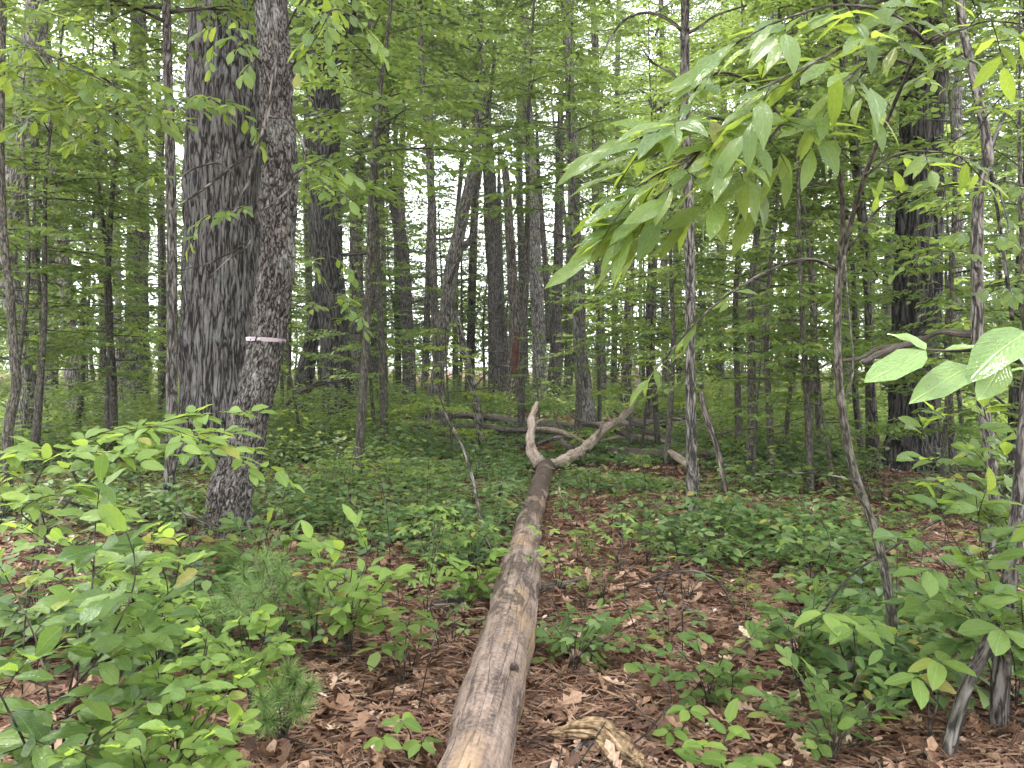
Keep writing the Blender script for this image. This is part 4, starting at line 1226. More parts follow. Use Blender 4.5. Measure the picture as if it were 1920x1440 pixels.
def rotten_wood():
    base = Gp(1115, 1400)
    root = thing('rotten_wood', 'crumbling orange tan piece of rotten wood beside the log base', 'wood', base)
    d0 = depth_at(1400)
    up = [Gp(1028, 1375, .05), Gp(1075, 1368, .075), Gp(1118, 1368, .085), Gp(1150, 1385, .075)]
    part('slab', Limbs().add(up, [.012, .034, .04, .03], seg=36, rings=90, rough=1.5, rough_scale=16, grain=.12, seed=4, oval=.55).mesh('slab', M['rot'], base), root)
    dn = [Gp(1122, 1362, .08), Gp(1150, 1385, .07), Gp(1175, 1412, .05), Gp(1205, 1440, .02)]
    part('slab', Limbs().add(dn, [.03, .05, .055, .02], seg=40, rings=90, rough=1.5, rough_scale=16, grain=.12, seed=9, oval=.55).mesh('slab', M['rot'], base), root)
    l2 = [Gp(1112, 1385, .05), Gp(1135, 1405, .05), Gp(1150, 1432, .03)]
    part('slab', Limbs().add(l2, [.012, .026, .02], seg=24, rings=50, rough=1.5, rough_scale=18, grain=.12, seed=15, oval=.6).mesh('slab', M['rot'], base), root)
    sp = [Gp(1072, 1420, .015), Gp(1098, 1402, .035), Gp(1120, 1392, .05)]
    part('splinter', Limbs().add(sp, [.012, .020, .010], seg=16, rings=40, rough=1.0, rough_scale=16, grain=.12, seed=2).mesh('splinter', M['dead'], base), root, 'grey weathered splinter')


rotten_wood()


# ------------------------------------------------------------------ tape and vine on the leaning tree
def tape():
    d = 7.0
    c = P(499, 638, d); r = 65 / 2 / F * d * 1.03
    m, N, K = new_mat('striped_tape')
    out = N.new('ShaderNodeOutputMaterial'); b = N.new('ShaderNodeBsdfPrincipled'); b.inputs['Roughness'].default_value = .35
    at = N.new('ShaderNodeAttribute'); at.attribute_name = 'luv'
    sx = N.new('ShaderNodeSeparateXYZ'); K(at.outputs['Vector'], sx.inputs[0])
    rp = ramp(N, [(0, (.50, .42, .45)), (.16, (.50, .42, .45)), (.20, (.16, .05, .10)), (.34, (.16, .05, .10)), (.38, (.52, .46, .48)), (.66, (.52, .46, .48)), (.70, (.17, .05, .10)), (.84, (.17, .05, .10)), (.88, (.5, .42, .45)), (1, (.5, .42, .45))])
    K(sx.outputs['Y'], rp.inputs[0]); K(rp.outputs[0], b.inputs['Base Color']); K(b.outputs[0], out.inputs['Surface'])
    rng = np.random.default_rng(2)
    n = 72
    V, uv = [], []
    for ring_k, (z0, hw) in enumerate(((0, .012), (.006, .009))):
        for i in range(n):
            th = i * 2 * math.pi / n
            pinch = 1 - .55 * math.exp(-((th - 4.6) / .22) ** 2)
            rr = r * (1.02 + .03 * ring_k) + .006 * math.sin(th * 9 + ring_k) + .004
            tilt = .012 * math.cos(th + .4 + ring_k * 2.0) * (1 if ring_k else -.6)
            for v in (-1, 0, 1):
                V.append((c.x + rr * math.cos(th), c.y + rr * math.sin(th), c.z + z0 + tilt + v * hw * pinch)); uv.append((i / n, v * .5 + .5, 0))
    V = np.array(V)
    # follow the lean of the bole
    V[:, 0] += (V[:, 2] - c.z) * .2
    Q = []
    for k in range(2):
        o = k * n * 3
        for i in range(n):
            for v in range(2):
                a = o + i * 3 + v; b_ = o + ((i + 1) % n) * 3 + v
                Q.append((a, b_, b_ + 1, a + 1))
    base = Vector((c.x, c.y, c.z))
    root = thing('marking_tape', 'pink and white striped tape tied around the leaning tree', 'tape', base)
    part('band', make_mesh('band', V - np.array(base), [np.array(Q)], m, {'luv': np.array(uv)}), root)
    k0 = Vector((c.x - .01, c.y - r * 1.06, c.z + .002))
    part('knot', Limbs().add([k0 + Vector((-.012, 0, 0)), k0, k0 + Vector((.012, 0, .002))], [.006, .011, .006], seg=10, rings=9, rough=.3).mesh('knot', m, base), root)


tape()


def vine():
    d = 6.72
    base = P(512, -40, d)
    root = thing('vine', 'pale bare woody vine twisting down the taped leaning tree', 'vine', base)
    def br(nm, spec):
        part(nm, Limbs().add([P(x, y, d + dz) for x, y, w, dz in spec], [w / 2 / F * d for x, y, w, dz in spec], seg=8, rings=len(spec) * 8, rough=.15, rough_scale=8, seed=len(spec)).mesh(nm, M['grey'], base), root)
    br('stem', [(512, -60, 9, 0), (506, 20, 9, 0), (516, 70, 10, 0), (519, 110, 9, 0), (510, 165, 9, 0), (502, 210, 9, 0), (494, 250, 10, -.02), (476, 290, 7, -.05), (466, 340, 6, -.1), (448, 375, 6, -.1), (442, 395, 6, -.1), (424, 402, 4, -.1)])
    br('branch', [(494, 255, 6, 0), (470, 288, 6, -.05), (430, 316, 5, -.1), (390, 348, 5, -.15), (340, 382, 4, -.2), (300, 410, 3, -.2)])
    br('branch', [(502, 219, 6, 0), (530, 224, 5, -.02), (556, 246, 5, -.02), (570, 280, 5, 0), (568, 315, 4, 0), (548, 350, 4, -.02), (496, 392, 3, -.05)])
    br('branch', [(430, 316, 4, -.1), (446, 350, 3, -.1), (462, 410, 3, -.1), (468, 455, 3, -.1), (430, 485, 3, -.1), (388, 522, 2, -.1)])
    br('branch', [(430, 318, 4, -.1), (402, 306, 4, -.15), (360, 318, 3, -.2), (332, 335, 2, -.2)])
    br('branch', [(402, 306, 3, -.15), (414, 290, 3, -.15), (402, 284, 2, -.15)])
    br('branch', [(466, 452, 3, -.1), (420, 480, 3, -.1), (362, 505, 2, -.15)])


vine()


# ------------------------------------------------------------------ plants near the camera, leaf by leaf
def polyline(spec):
    return [P(*s) for s in spec]


def along(pts, n, rng, u0=.2):
    C, _ = catmull([tuple(p) for p in pts], np.zeros(len(pts)), 60)
    Tn = unit(np.gradient(C, axis=0))
    u = u0 + (1 - u0) * (np.arange(n) + .5) / n
    i = np.clip((u * 59).astype(int), 0, 59)
    return C[i], Tn[i]


TWIGS = []


def leafy(spec, n, ll, rng, droop=.3, u0=.2, spread=.8, jit=.3, face=None, tw=.15):
    """leaves on short side twigs along a stem given in picture coordinates and depth; the twigs go to TWIGS"""
    TWIGS.clear()
    k = max(2, int(round(n / 5.0)))
    C, Tn = along(polyline(spec), k, rng, u0)
    Ps, Xs, Ns, left = [], [], [], n
    for i in range(k):
        m = left // (k - i); left -= m
        if m <= 0: continue
        side = unit(np.cross(Tn[i], UP)) * (1 if i % 2 else -1)
        last = i == k - 1
        td = unit(Tn[i] * (1.0 if last else .65) + (0 if last else 1) * side * spread * rng.uniform(.5, 1.1) + rng.normal(0, .28, 3) * (1, 1, .7) - UP * droop * .25)
        tl = ll * (.3 + tw * m) * rng.uniform(.7, 1.25)
        u = (np.arange(m) + 1.0) / m
        sag = UP * (tl * .25 * u * u)[:, None]
        p = C[i] + td * (tl * u)[:, None] - sag
        sn = unit(np.cross(td, UP)) * np.where(np.arange(m) % 2 == 0, 1, -1)[:, None]
        x = td * .75 + sn * .8 + rng.normal(0, .25, (m, 3)) - UP * droop * rng.uniform(.3, 1.5, (m, 1))
        x[-1] = td - UP * droop
        TWIGS.append([C[i], C[i] + td * tl * .5 - UP * tl * .06, p[-1]])
        Ps.append(p); Xs.append(x); Ns.append(UP + rng.normal(0, jit, (m, 3)))
    N = np.vstack(Ns)
    if face is not None: N = N + np.array(face)
    return np.vstack(Ps), np.vstack(Xs), N


def stem_part(nm, pts, radii, base, root, mat, seg=7, twigs=True):
    lb = Limbs().add(pts, radii, seg=seg, rings=len(pts) * 7, rough=.1)
    if twigs:
        for t in TWIGS: lb.add(t, [.0022, .0018, .0012], seg=5, rings=5)
    return part(nm, lb.mesh(nm, M[mat], base), root)


def large_sapling():
    rng = np.random.default_rng(31)
    d = 3.55
    base = Gp(1645, 1292); d = base.y
    root = thing('sapling', 'large leaved sapling with curved dark stem reaching over the right half', 'sapling', base)
    tr = [(1644, 1300, d), (1652, 1240, d), (1672, 1180, d), (1664, 1100, d), (1642, 1000, d), (1600, 880, d - .02), (1578, 760, d - .05), (1570, 640, d - .08), (1572, 540, d - .1), (1578, 480, d - .1)]
    L_ = Limbs().add([P(*s) for s in tr], [.030, .027, .026, .022, .021, .021, .019, .018, .019, .021], seg=18, rings=120, rough=.12, rough_scale=6)
    part('stem', L_.mesh('stem', M['sapling'], base), root)
    A = [(1574, 492, d - .1), (1580, 420, d - .15), (1576, 340, d - .25), (1556, 280, d - .4), (1518, 240, d - .6), (1470, 226, d - .75), (1400, 240, d - .95), (1320, 278, d - 1.1), (1250, 318, d - 1.2), (1190, 352, d - 1.25)]
    B = [(1580, 490, d - .1), (1600, 400, d - .15), (1632, 300, d - .3), (1668, 215, d - .45), (1710, 120, d - .6), (1738, 78, d - .7), (1770, 60, d - .75)]
    Cb = [(1566, 505, d - .1), (1530, 488, d - .1), (1480, 492, d - .1), (1400, 530, d - .12), (1320, 590, d - .2), (1240, 680, d - .3), (1215, 720, d - .3)]
    D = [(1738, 78, d - .7), (1690, 50, d - .85), (1600, 80, d - 1.0), (1500, 130, d - 1.2), (1420, 170, d - 1.3)]
    E = [(1620, 330, d - .3), (1680, 290, d - .4), (1760, 285, d - .5), (1830, 300, d - .55)]
    G = [(1590, 470, d - .1), (1650, 390, d - .2), (1720, 355, d - .3), (1800, 345, d - .35)]
    A2 = [(1470, 226, d - .75), (1420, 290, d - .9), (1370, 340, d - 1.0), (1320, 385, d - 1.0)]
    A3 = [(1400, 240, d - .95), (1330, 220, d - 1.0), (1250, 235, d - 1.1), (1200, 260, d - 1.1)]
    A4 = [(1310, 285, d - 1.1), (1270, 335, d - 1.1), (1225, 375, d - 1.15), (1180, 400, d - 1.15)]
    B2 = [(1738, 78, d - .7), (1790, 60, d - .7), (1850, 40, d - .7), (1920, 45, d - .7)]
    B3 = [(1710, 120, d - .6), (1640, 110, d - .8), (1570, 170, d - 1.0), (1540, 230, d - 1.05)]
    F1 = [(1738, 78, d - .7), (1670, 25, d - .8), (1570, 10, d - .95), (1460, 40, d - 1.05), (1380, 80, d - 1.1)]
    A5 = [(1470, 226, d - .75), (1400, 150, d - .8), (1330, 140, d - .9), (1290, 190, d - .95)]
    left = 345
    for nm, s, r0, n, ll, drp in (('branch', A, .014, 66, .19, .3), ('branch', B, .014, 0, .15, .3), ('branch', Cb, .010, 14, .12, .25), ('branch', D, .008, 34, .18, .35), ('branch', E, .006, 16, .13, .4),
                                  ('branch', G, .006, 14, .12, .1), ('branch', A2, .006, 18, .17, .6), ('branch', A3, .006, 34, .19, .3), ('branch', A4, .006, 30, .18, .4), ('branch', B2, .006, 20, .16, .35), ('branch', F1, .006, 30, .18, .4),
                                  ('branch', B3, .006, 20, .16, .7), ('branch', A5, .006, 20, .14, .4)):
        pts = [P(*q) for q in s]
        TWIGS.clear()
        if n:
            u0 = .45 if s is A else (.3 if s is Cb else .15)
            C, X, N = leafy(s, n, ll, rng, drp, u0, .75, .35, (0, -.6, .1))
            X[:, 0] -= .65 if s in (A, A2, A3, A4, D, A5, F1) else 0
            X[:, 2] += .12
        br = stem_part(nm, pts, np.linspace(r0, .0028, len(pts)), base, root, 'sapling', 8)
        if n:
            leaf_objects(br, base, LS['lance'], C, X, N, ll * rng.uniform(.7, 1.2, len(C)), left); left = max(0, left - len(C))
    thin = [(1560, 200, d + .6), (1580, 420, d + .5), (1590, 560, d + .3), (1600, 690, d + .1), (1585, 745, d - .02)]
    part('branch', Limbs().add([P(*q) for q in thin], np.linspace(.003, .005, 5), seg=6, rings=30).mesh('branch', M['sapling'], base), root)


large_sapling()


def plant(name, label, cat, base, stems, sset, group=None, mat='sapling', seed=1, cap=300):
    """stems: list of (spec, radius, leaf count, leaf length, droop, u0, spread, face)"""
    rng = np.random.default_rng(seed)
    root = thing(name, label, cat, base, group)
    for spec, r0, n, ll, drp, u0, spr, face in stems:
        pts = [P(*s) for s in spec]
        TWIGS.clear()
        if n:
            C, X, N = leafy(spec, n, ll, rng, drp, u0, spr, .3, face, .24)
        br = stem_part('stem', pts, np.linspace(r0, max(r0 * .3, .0015), len(pts)), base, root, mat)
        if n:
            leaf_objects(br, base, LS[sset], C, X, N, ll * rng.uniform(.7, 1.2, len(C)), cap); cap = max(0, cap - len(C))
    return root


# the twig of big wet leaves close by on the right; its bush stands just outside the frame
b0 = Vector((1.05, 1.15, float(gz(1.05, 1.15))))


def close_bush():
    root = thing('bush', 'bright wet big leaves on a close twig at the right edge', 'bush', b0)
    TWIGS.clear()
    stem_part('stem', [b0] + [P(*q) for q in ((2180, 1300, 1.2), (2100, 850, 1.2), (2020, 700, 1.15), (1930, 668, 1.1))], [.010, .009, .007, .005, .003], b0, root, 'sapling')
    stem_part('twig', [P(*q) for q in ((1930, 668, 1.1), (1850, 655, 1.08), (1790, 658, 1.06), (1738, 656, 1.05))], [.003, .0025, .002, .0015], b0, root, 'sapling')
    C, X, N, ln = [], [], [], []
    for (x0, y0, d0), (x1, y1, d1), nrm in (
            ((1738, 655, 1.05), (1668, 612, 1.10), (.1, -.5, 1)), ((1736, 657, 1.05), (1622, 706, 1.02), (-.2, -.8, 1)), ((1832, 690, 1.07), (1728, 706, 1.02), (.1, -.7, 1)),
            ((1842, 654, 1.07), (1752, 648, 1.12), (0, -.5, 1)), ((1930, 624, 1.06), (1828, 684, 1.02), (-.2, -.8, .9)), ((1882, 672, 1.07), (1838, 742, 1.02), (-.3, -1.2, .7)),
            ((1900, 660, 1.08), (1990, 720, 1.0), (.2, -.8, 1)), ((1960, 690, 1.1), (1880, 690, 1.15), (0, -.5, 1)), ((1950, 675, 1.1), (2040, 640, 1.1), (0, -.5, 1))):
        p, q = P(x0, y0, d0), P(x1, y1, d1)
        C.append(tuple(p)); X.append(tuple(q - p)); N.append(nrm); ln.append((q - p).length)
    leaf_objects(root, b0, LS['wet'], np.array(C), np.array(X), np.array(N, float), np.array(ln))


close_bush()

# pale arching spray at the left, over the foot of the oak
b0 = Gp(40, 1180)
plant('shrub', 'pale leaved shrub arching in layers across the foot of the massive oak', 'shrub', b0,
      [([(40, 1180, b0.y), (90, 1000, 4.6), (190, 880, 4.7), (300, 830, 4.7), (420, 806, 4.7)], .012, 30, 0.144, .1, .45, .9, (0, -.2, 0)),
       ([(150, 915, 4.65), (120, 860, 4.6), (60, 840, 4.5), (-30, 870, 4.4)], .006, 34, 0.138, .1, .1, .9, (0, -.2, 0)),
       ([(190, 880, 4.7), (250, 815, 4.9), (330, 785, 5.0), (430, 770, 5.0)], .006, 49, 0.132, .05, .1, .95, (0, -.2, 0)),
       ([(190, 880, 4.7), (210, 830, 4.5), (290, 800, 4.4), (380, 825, 4.3)], .006, 45, 0.138, .1, .1, .95, (0, -.2, 0)),
       ([(300, 830, 4.7), (380, 835, 4.6), (440, 850, 4.5), (495, 868, 4.5)], .005, 34, 0.121, .15, .1, .95, (0, -.2, 0)),
       ([(120, 860, 4.6), (170, 820, 4.7), (240, 800, 4.8), (290, 795, 4.8)], .005, 34, 0.132, .05, .1, .95, (0, -.2, 0)),
       ([(60, 920, 4.4), (90, 870, 4.3), (150, 850, 4.2), (230, 850, 4.1)], .005, 28, .13, .1, .1, .95, (0, -.3, 0)),
       ([(90, 1000, 4.6), (40, 960, 4.2), (90, 930, 4.0), (170, 935, 3.9)], .005, 28, .12, .1, .1, .95, (0, -.3, 0)),
       ([(90, 1000, 4.6), (60, 920, 4.4), (20, 890, 4.3), (-40, 880, 4.3)], .005, 26, 0.132, .15, .2, .9, (0, -.2, 0))], 'oval', seed=6, cap=345)

# tall leafy shrub in the lower left corner
b0 = Gp(110, 1500)
plant('shrub', 'tall dark leaved shrub with upright stems in the lower left corner', 'shrub', b0,
      [([(110, 1500, b0.y), (130, 1300, 2.5), (170, 1120, 2.5), (180, 960, 2.5)], .006, 56, 0.116, .25, .2, .8, (0, -.5, 0)),
       ([(105, 1490, b0.y), (90, 1300, 2.4), (60, 1180, 2.4), (10, 1080, 2.4)], .005, 50, 0.121, .25, .2, .8, (0, -.5, 0)),
       ([(120, 1490, b0.y), (190, 1330, 2.55), (260, 1210, 2.6), (300, 1130, 2.6)], .005, 50, 0.110, .3, .2, .8, (0, -.5, 0)),
       ([(90, 1490, b0.y), (40, 1380, 2.3), (0, 1300, 2.2), (-30, 1220, 2.2)], .005, 42, 0.121, .25, .2, .8, (0, -.5, 0)),
       ([(130, 1300, 2.5), (200, 1210, 2.4), (250, 1100, 2.4), (250, 1020, 2.4)], .004, 39, 0.110, .35, .2, .8, (0, -.5, 0)),
       ([(105, 1490, b0.y), (150, 1420, 2.3), (220, 1360, 2.2), (290, 1300, 2.2)], .004, 30, 0.110, .3, .2, .8, (0, -.5, 0))], 'deep', seed=7)

SHR = 'small leaved shrubs in the foreground'


def shrub(label, base, tips, d_t, n, ll, sset, seed, name='shrub', group=SHR, drp=.12, k=1.6):
    st = []
    by = base.y; bx, bpy_ = pix(base)
    rng = random.Random(seed)
    for i, (x, y) in enumerate(tips):
        dt = d_t + rng.uniform(-.15, .15)
        mx, my = bx + (x - bx) * .55 + rng.uniform(-15, 15), bpy_ + (y - bpy_) * .75
        st.append(([(bx + rng.uniform(-8, 8), bpy_, by), (bx + (x - bx) * .2, bpy_ + (y - bpy_) * .45, by * .7 + dt * .3), (mx, my, by * .35 + dt * .65), (x, y, dt)], .004, int(n * k), ll * 1.18, drp, .25, .95, (0, -.35, .1)))
    return plant(name, label, 'shrub' if name == 'shrub' else 'seedling', base, st, sset, group, seed=seed)


shrub('light green small leaved shrub at the left, below the pale arching spray', Gp(300, 1290), [(40, 985), (120, 1010), (200, 985), (285, 1000), (340, 1010), (300, 1050), (160, 1060), (60, 1060), (355, 1060)], 2.95, 22, .062, 'shrub', 11)
shrub('small round leaved shrub right of the dark lower left shrub', Gp(330, 1500), [(290, 1265), (340, 1230), (390, 1210), (430, 1240), (310, 1300), (360, 1290), (445, 1275), (270, 1330), (390, 1180)], 2.45, 17, .05, 'shrub', 12)
shrub('low round leaved shrub at the bottom edge left of the pine seedling', Gp(300, 1540), [(130, 1400), (200, 1370), (260, 1395), (330, 1370), (400, 1355), (420, 1400), (360, 1430), (240, 1440), (470, 1330)], 2.2, 14, .052, 'shrub', 13)
shrub('small leaved shrub over the pine seedling by the litter patch', Gp(470, 1330), [(400, 1190), (450, 1160), (500, 1170), (520, 1210), (430, 1215), (370, 1160), (480, 1130)], 3.0, 14, .06, 'shrub', 14)
shrub('bright forked sprig of pale leaves above the left litter patch', Gp(650, 1240), [(600, 1030), (640, 1010), (700, 1010), (660, 1090), (720, 1075), (745, 1060), (690, 1110), (610, 1080)], 3.9, 10, .095, 'oval', 15, drp=.2)
shrub('low spreading leafy shrub right of the log on the litter', Gp(1330, 1330), [(1250, 1200), (1300, 1180), (1360, 1215), (1290, 1260), (1400, 1250), (1350, 1290), (1230, 1260), (1420, 1190)], 3.3, 18, .06, 'deep', 16, k=.95)
shrub('leafy shrub beside the stem foot of the large leaved sapling', Gp(1500, 1290), [(1440, 1130), (1490, 1110), (1540, 1130), (1590, 1160), (1460, 1190), (1550, 1200), (1520, 1160), (1610, 1120)], 3.5, 17, .075, 'deep', 17, k=.95)
shrub('dense dark shrub at the bottom right of the litter', Gp(1560, 1440), [(1450, 1300), (1500, 1270), (1560, 1290), (1610, 1260), (1480, 1340), (1580, 1340), (1640, 1310), (1680, 1300)], 2.95, 17, .065, 'deep', 18, k=.95)
shrub('leaf sprays of the shrub crowding the right edge middle', Gp(1880, 1330), [(1700, 990), (1760, 960), (1830, 930), (1900, 960), (1740, 1050), (1820, 1040), (1890, 1080), (1720, 1110), (1790, 1120), (1860, 1140)], 3.1, 20, .10, 'deep', 19, k=.95)
shrub('upper leaf layers at the right edge below the wet twig', Gp(1960, 1200), [(1700, 800), (1760, 770), (1830, 760), (1900, 790), (1740, 850), (1830, 840), (1910, 870), (1860, 900), (1780, 905)], 3.8, 18, .10, 'obov', 20)
shrub('pale broad leaved plant at the bottom right of the rotten wood', Gp(1350, 1490), [(1300, 1395), (1370, 1385), (1410, 1420), (1330, 1420)], 2.75, 6, .075, 'shrub', 21, k=1.2)
shrub('low leafy plant hugging the right side of the log', Gp(1080, 1250), [(1030, 1190), (1070, 1150), (1120, 1140), (1160, 1180), (1110, 1200), (1190, 1150), (1050, 1230)], 4.0, 11, .075, 'deep', 22)
shrub('leafy plant hugging the left side of the log', Gp(890, 1130), [(860, 1090), (900, 1060), (930, 1090), (880, 1110), (920, 1030), (850, 1060)], 5.0, 12, .075, 'shrub', 23)
shrub('broad leaved shrub under the foot of the taped tree', Gp(480, 1110), [(400, 1000), (450, 985), (500, 1000), (420, 1040), (540, 1030), (470, 1050), (370, 1030)], 5.3, 14, .10, 'deep', 24)


def whorl_plant(label, px, py, tips, ll, sset, seed, n=5, group='palmate seedlings by the large leaved sapling'):
    rng = np.random.default_rng(seed)
    base = Gp(px, py)
    root = thing('seedling', label, 'seedling', base, group)
    al = []
    for x, y, d in tips:
        q = P(x, y, d)
        part('stem', Limbs().add([base, base.lerp(q, .5) + Vector((.02, 0, .03)), q], [.004, .003, .002], seg=6, rings=12).mesh('stem', M['sapling'], base), root)
        al.append(whorl(q, n, ll, rng, -.15))
    C, X, N = stack(al)
    leaf_objects(root, base, LS[sset], C, X, N + np.array((0, -.5, 0)), ll * rng.uniform(.8, 1.2, len(C)))


whorl_plant('spotted palmate seedling left of the large leaved sapling stem', 1590, 1300, [(1545, 1150, 3.3), (1640, 1170, 3.3), (1600, 1180, 3.2)], .13, 'oval', 41)
whorl_plant('palmate seedling right of the large leaved sapling stem', 1740, 1400, [(1720, 1270, 3.0), (1760, 1240, 3.05)], .13, 'oval', 42)
whorl_plant('broad pale seedling hanging at the bottom right corner', 1905, 1330, [(1880, 1180, 2.9), (1915, 1120, 2.9)], .14, 'deep', 43)
whorl_plant('small dull seedling on the litter left of the log', 770, 1260, [(790, 1165, 3.7), (745, 1205, 3.75)], .085, 'deep', 44, 4)
whorl_plant('tiny bright seedling at the bottom left of the log', 770, 1440, [(750, 1350, 2.95), (790, 1390, 2.9), (715, 1385, 2.9)], .075, 'shrub', 45, 5)
whorl_plant('small pointed seedling right of the rotten wood', 1262, 1400, [(1258, 1370, 3.1), (1290, 1330, 3.1)], .075, 'shrub', 46, 6)

# maple seedlings round the log
MG = 'maple seedlings round the log'
for i, (lab, px, py, tips) in enumerate((
        ('maple seedling leaning over the right side of the log', 1045, 1110, [(1020, 990, 5.3), (1045, 1030, 5.2), (1060, 1060, 5.1), (1010, 1040, 5.2)]),
        ('pale maple seedling left of the log beside the bent stem', 800, 1090, [(800, 945, 5.5), (830, 955, 5.6), (780, 985, 5.3), (815, 975, 5.4)]),
        ('drooping maple seedling on the litter left of the log', 800, 1170, [(790, 1060, 4.7), (820, 1040, 4.7), (770, 1075, 4.6)]),
        ('maple seedling near the slender grey tree foot', 1160, 1080, [(1130, 985, 6.2), (1165, 960, 6.2), (1190, 985, 6.0), (1150, 1000, 6.0)]),
        ('maple seedling left of the log above the leafy clump', 880, 1060, [(865, 980, 5.9), (900, 985, 5.8), (880, 1005, 5.7)]),
        ('broad maple seedling far right beyond the litter', 1520, 1090, [(1500, 985, 5.6), (1540, 990, 5.6), (1480, 1010, 5.5)]))):
    rng = np.random.default_rng(60 + i)
    base = Gp(px, py)
    root = thing('maple_seedling', lab, 'seedling', base, MG)
    al = []
    for x, y, d in tips:
        q = P(x, y, d)
        part('stem', Limbs().add([base, base.lerp(q, .5) + Vector((.02, 0, .02)), q], [.004, .003, .002], seg=6, rings=10).mesh('stem', M['sapling'], base), root)
        al.append(whorl(q, 5, .1, rng, -.1, .03))
    C, X, N = stack(al)
    leaf_objects(root, base, LS['maple'], C, X, N + np.array((0, -.4, 0)), .135 * rng.uniform(.75, 1.15, len(C)))

# leafy side branches on the near trees
def tree_branches(root, specs, sset, seed):
    rng = np.random.default_rng(seed)
    base = root.location.copy(); left = 300
    for spec, r0, n, ll, drp, u0 in specs:
        pts = [P(*s) for s in spec]
        n = int(n * 1.3)
        C, X, N = leafy(spec, n, ll, rng, drp, u0, .85, .3, (0, -.35, 0), .22)
        br = stem_part('branch', pts, np.linspace(r0, .002, len(pts)), base, root, 'sapling')
        leaf_objects(br, base, LS[sset], C, X, N, ll * rng.uniform(.7, 1.25, len(C)), left); left = max(0, left - len(C))


def root_of(text):
    return next(r for r, t in zip(ROOTS, TREES) if text in t['label'])


g = root_of('pink tape')
tree_branches(g, [
    ([(545, 130, 6.9), (585, 60, 6.0), (620, 20, 5.4), (660, 30, 5.2), (715, 85, 5.1)], .012, 24, .12, .5, .3),
    ([(620, 20, 5.4), (600, 60, 5.2), (585, 90, 5.2), (620, 120, 5.2)], .005, 16, .12, .6, .1),
    ([(535, 60, 6.9), (560, 10, 6.2), (600, -20, 5.6), (680, -10, 5.3)], .010, 16, .12, .5, .3),
    ([(545, 330, 6.9), (580, 310, 6.4), (610, 300, 6.2), (650, 330, 6.1)], .008, 16, .125, .4, .25),
    ([(580, 310, 6.4), (600, 340, 6.2), (630, 360, 6.1), (660, 375, 6.1)], .004, 12, .12, .4, .1),
    ([(540, 480, 6.9), (580, 490, 6.6), (620, 480, 6.5), (665, 510, 6.4)], .006, 16, .105, .3, .25),
    ([(535, 560, 6.9), (590, 570, 6.6), (640, 560, 6.5), (690, 600, 6.4)], .006, 18, .105, .3, .2),
    ([(490, 120, 7.0), (440, 60, 6.3), (410, 50, 6.0), (400, 100, 5.9)], .008, 18, .115, .6, .25),
    ([(440, 60, 6.3), (460, 90, 6.0), (480, 120, 5.9), (490, 130, 5.9)], .004, 10, .115, .6, .1),
    ([(490, 380, 6.8), (440, 390, 6.4), (400, 400, 6.2), (370, 420, 6.1)], .005, 20, .10, .35, .35)], 'obov', 71)
g = root_of('massive oak left edge')
tree_branches(g, [
    ([(318, 250, 8.3), (250, 190, 7.2), (180, 140, 6.6), (90, 130, 6.2), (0, 120, 6.0)], .012, 62, 0.140, .25, .2),
    ([(318, 210, 8.3), (360, 180, 7.4), (420, 190, 7.0), (480, 235, 6.8)], .010, 45, 0.134, .3, .2),
    ([(250, 190, 7.2), (270, 210, 6.8), (300, 220, 6.6), (335, 225, 6.5)], .005, 29, 0.129, .25, .1),
    ([(180, 140, 6.6), (140, 190, 6.3), (90, 210, 6.2), (30, 230, 6.1)], .005, 37, 0.129, .25, .1),
    ([(90, 130, 6.2), (50, 90, 6.0), (10, 100, 5.9), (-40, 110, 5.9)], .004, 24, 0.134, .25, .1),
    ([(250, 190, 7.2), (200, 210, 6.9), (170, 240, 6.8), (140, 260, 6.8)], .004, 27, 0.123, .25, .1),
    ([(320, 330, 8.3), (280, 330, 7.8), (230, 350, 7.6), (170, 360, 7.5)], .006, 32, 0.123, .2, .2),
    ([(322, 470, 8.3), (360, 500, 7.9), (300, 510, 7.6), (250, 500, 7.5)], .006, 27, 0.123, .2, .2)], 'obov', 72)
g = root_of('extreme left edge')
tree_branches(g, [
    ([(4, 60, 7.5), (60, 90, 6.6), (130, 120, 6.2), (220, 165, 6.0), (310, 205, 5.9)], .010, 50, .125, .25, .1),
    ([(60, 90, 6.6), (110, 150, 6.3), (190, 200, 6.1), (260, 240, 6.0)], .005, 40, .12, .25, .1),
    ([(4, 150, 7.5), (50, 175, 6.8), (110, 215, 6.5), (170, 250, 6.4)], .007, 36, .12, .25, .1),
    ([(4, 20, 7.5), (70, 20, 6.6), (140, 40, 6.3), (210, 60, 6.2)], .007, 34, .12, .25, .1),
    ([(130, 120, 6.2), (200, 110, 6.0), (260, 130, 5.9), (300, 160, 5.9)], .004, 28, .12, .25, .1)], 'obov', 74)
g = root_of('kinked grey trunk')
tree_branches(g, [
    ([(1835, 120, 6.2), (1790, 110, 5.6), (1720, 150, 5.2), (1660, 190, 5.0)], .008, 26, .12, .3, .2),
    ([(1850, 290, 6.2), (1890, 420, 5.6), (1860, 440, 5.2), (1780, 430, 5.0)], .007, 14, .13, .3, .3),
    ([(1836, 360, 6.2), (1880, 340, 5.6), (1920, 350, 5.4), (1960, 360, 5.2)], .007, 20, .12, .3, .2),
    ([(1832, 480, 6.2), (1790, 470, 5.9), (1740, 480, 5.7), (1690, 500, 5.6)], .006, 22, .09, .25, .2),
    ([(1835, 560, 6.2), (1880, 540, 5.8), (1930, 550, 5.6)], .006, 18, .11, .25, .2),
    ([(1836, 240, 6.2), (1880, 180, 5.6), (1940, 160, 5.2)], .006, 22, .12, .3, .2)], 'obov', 73)


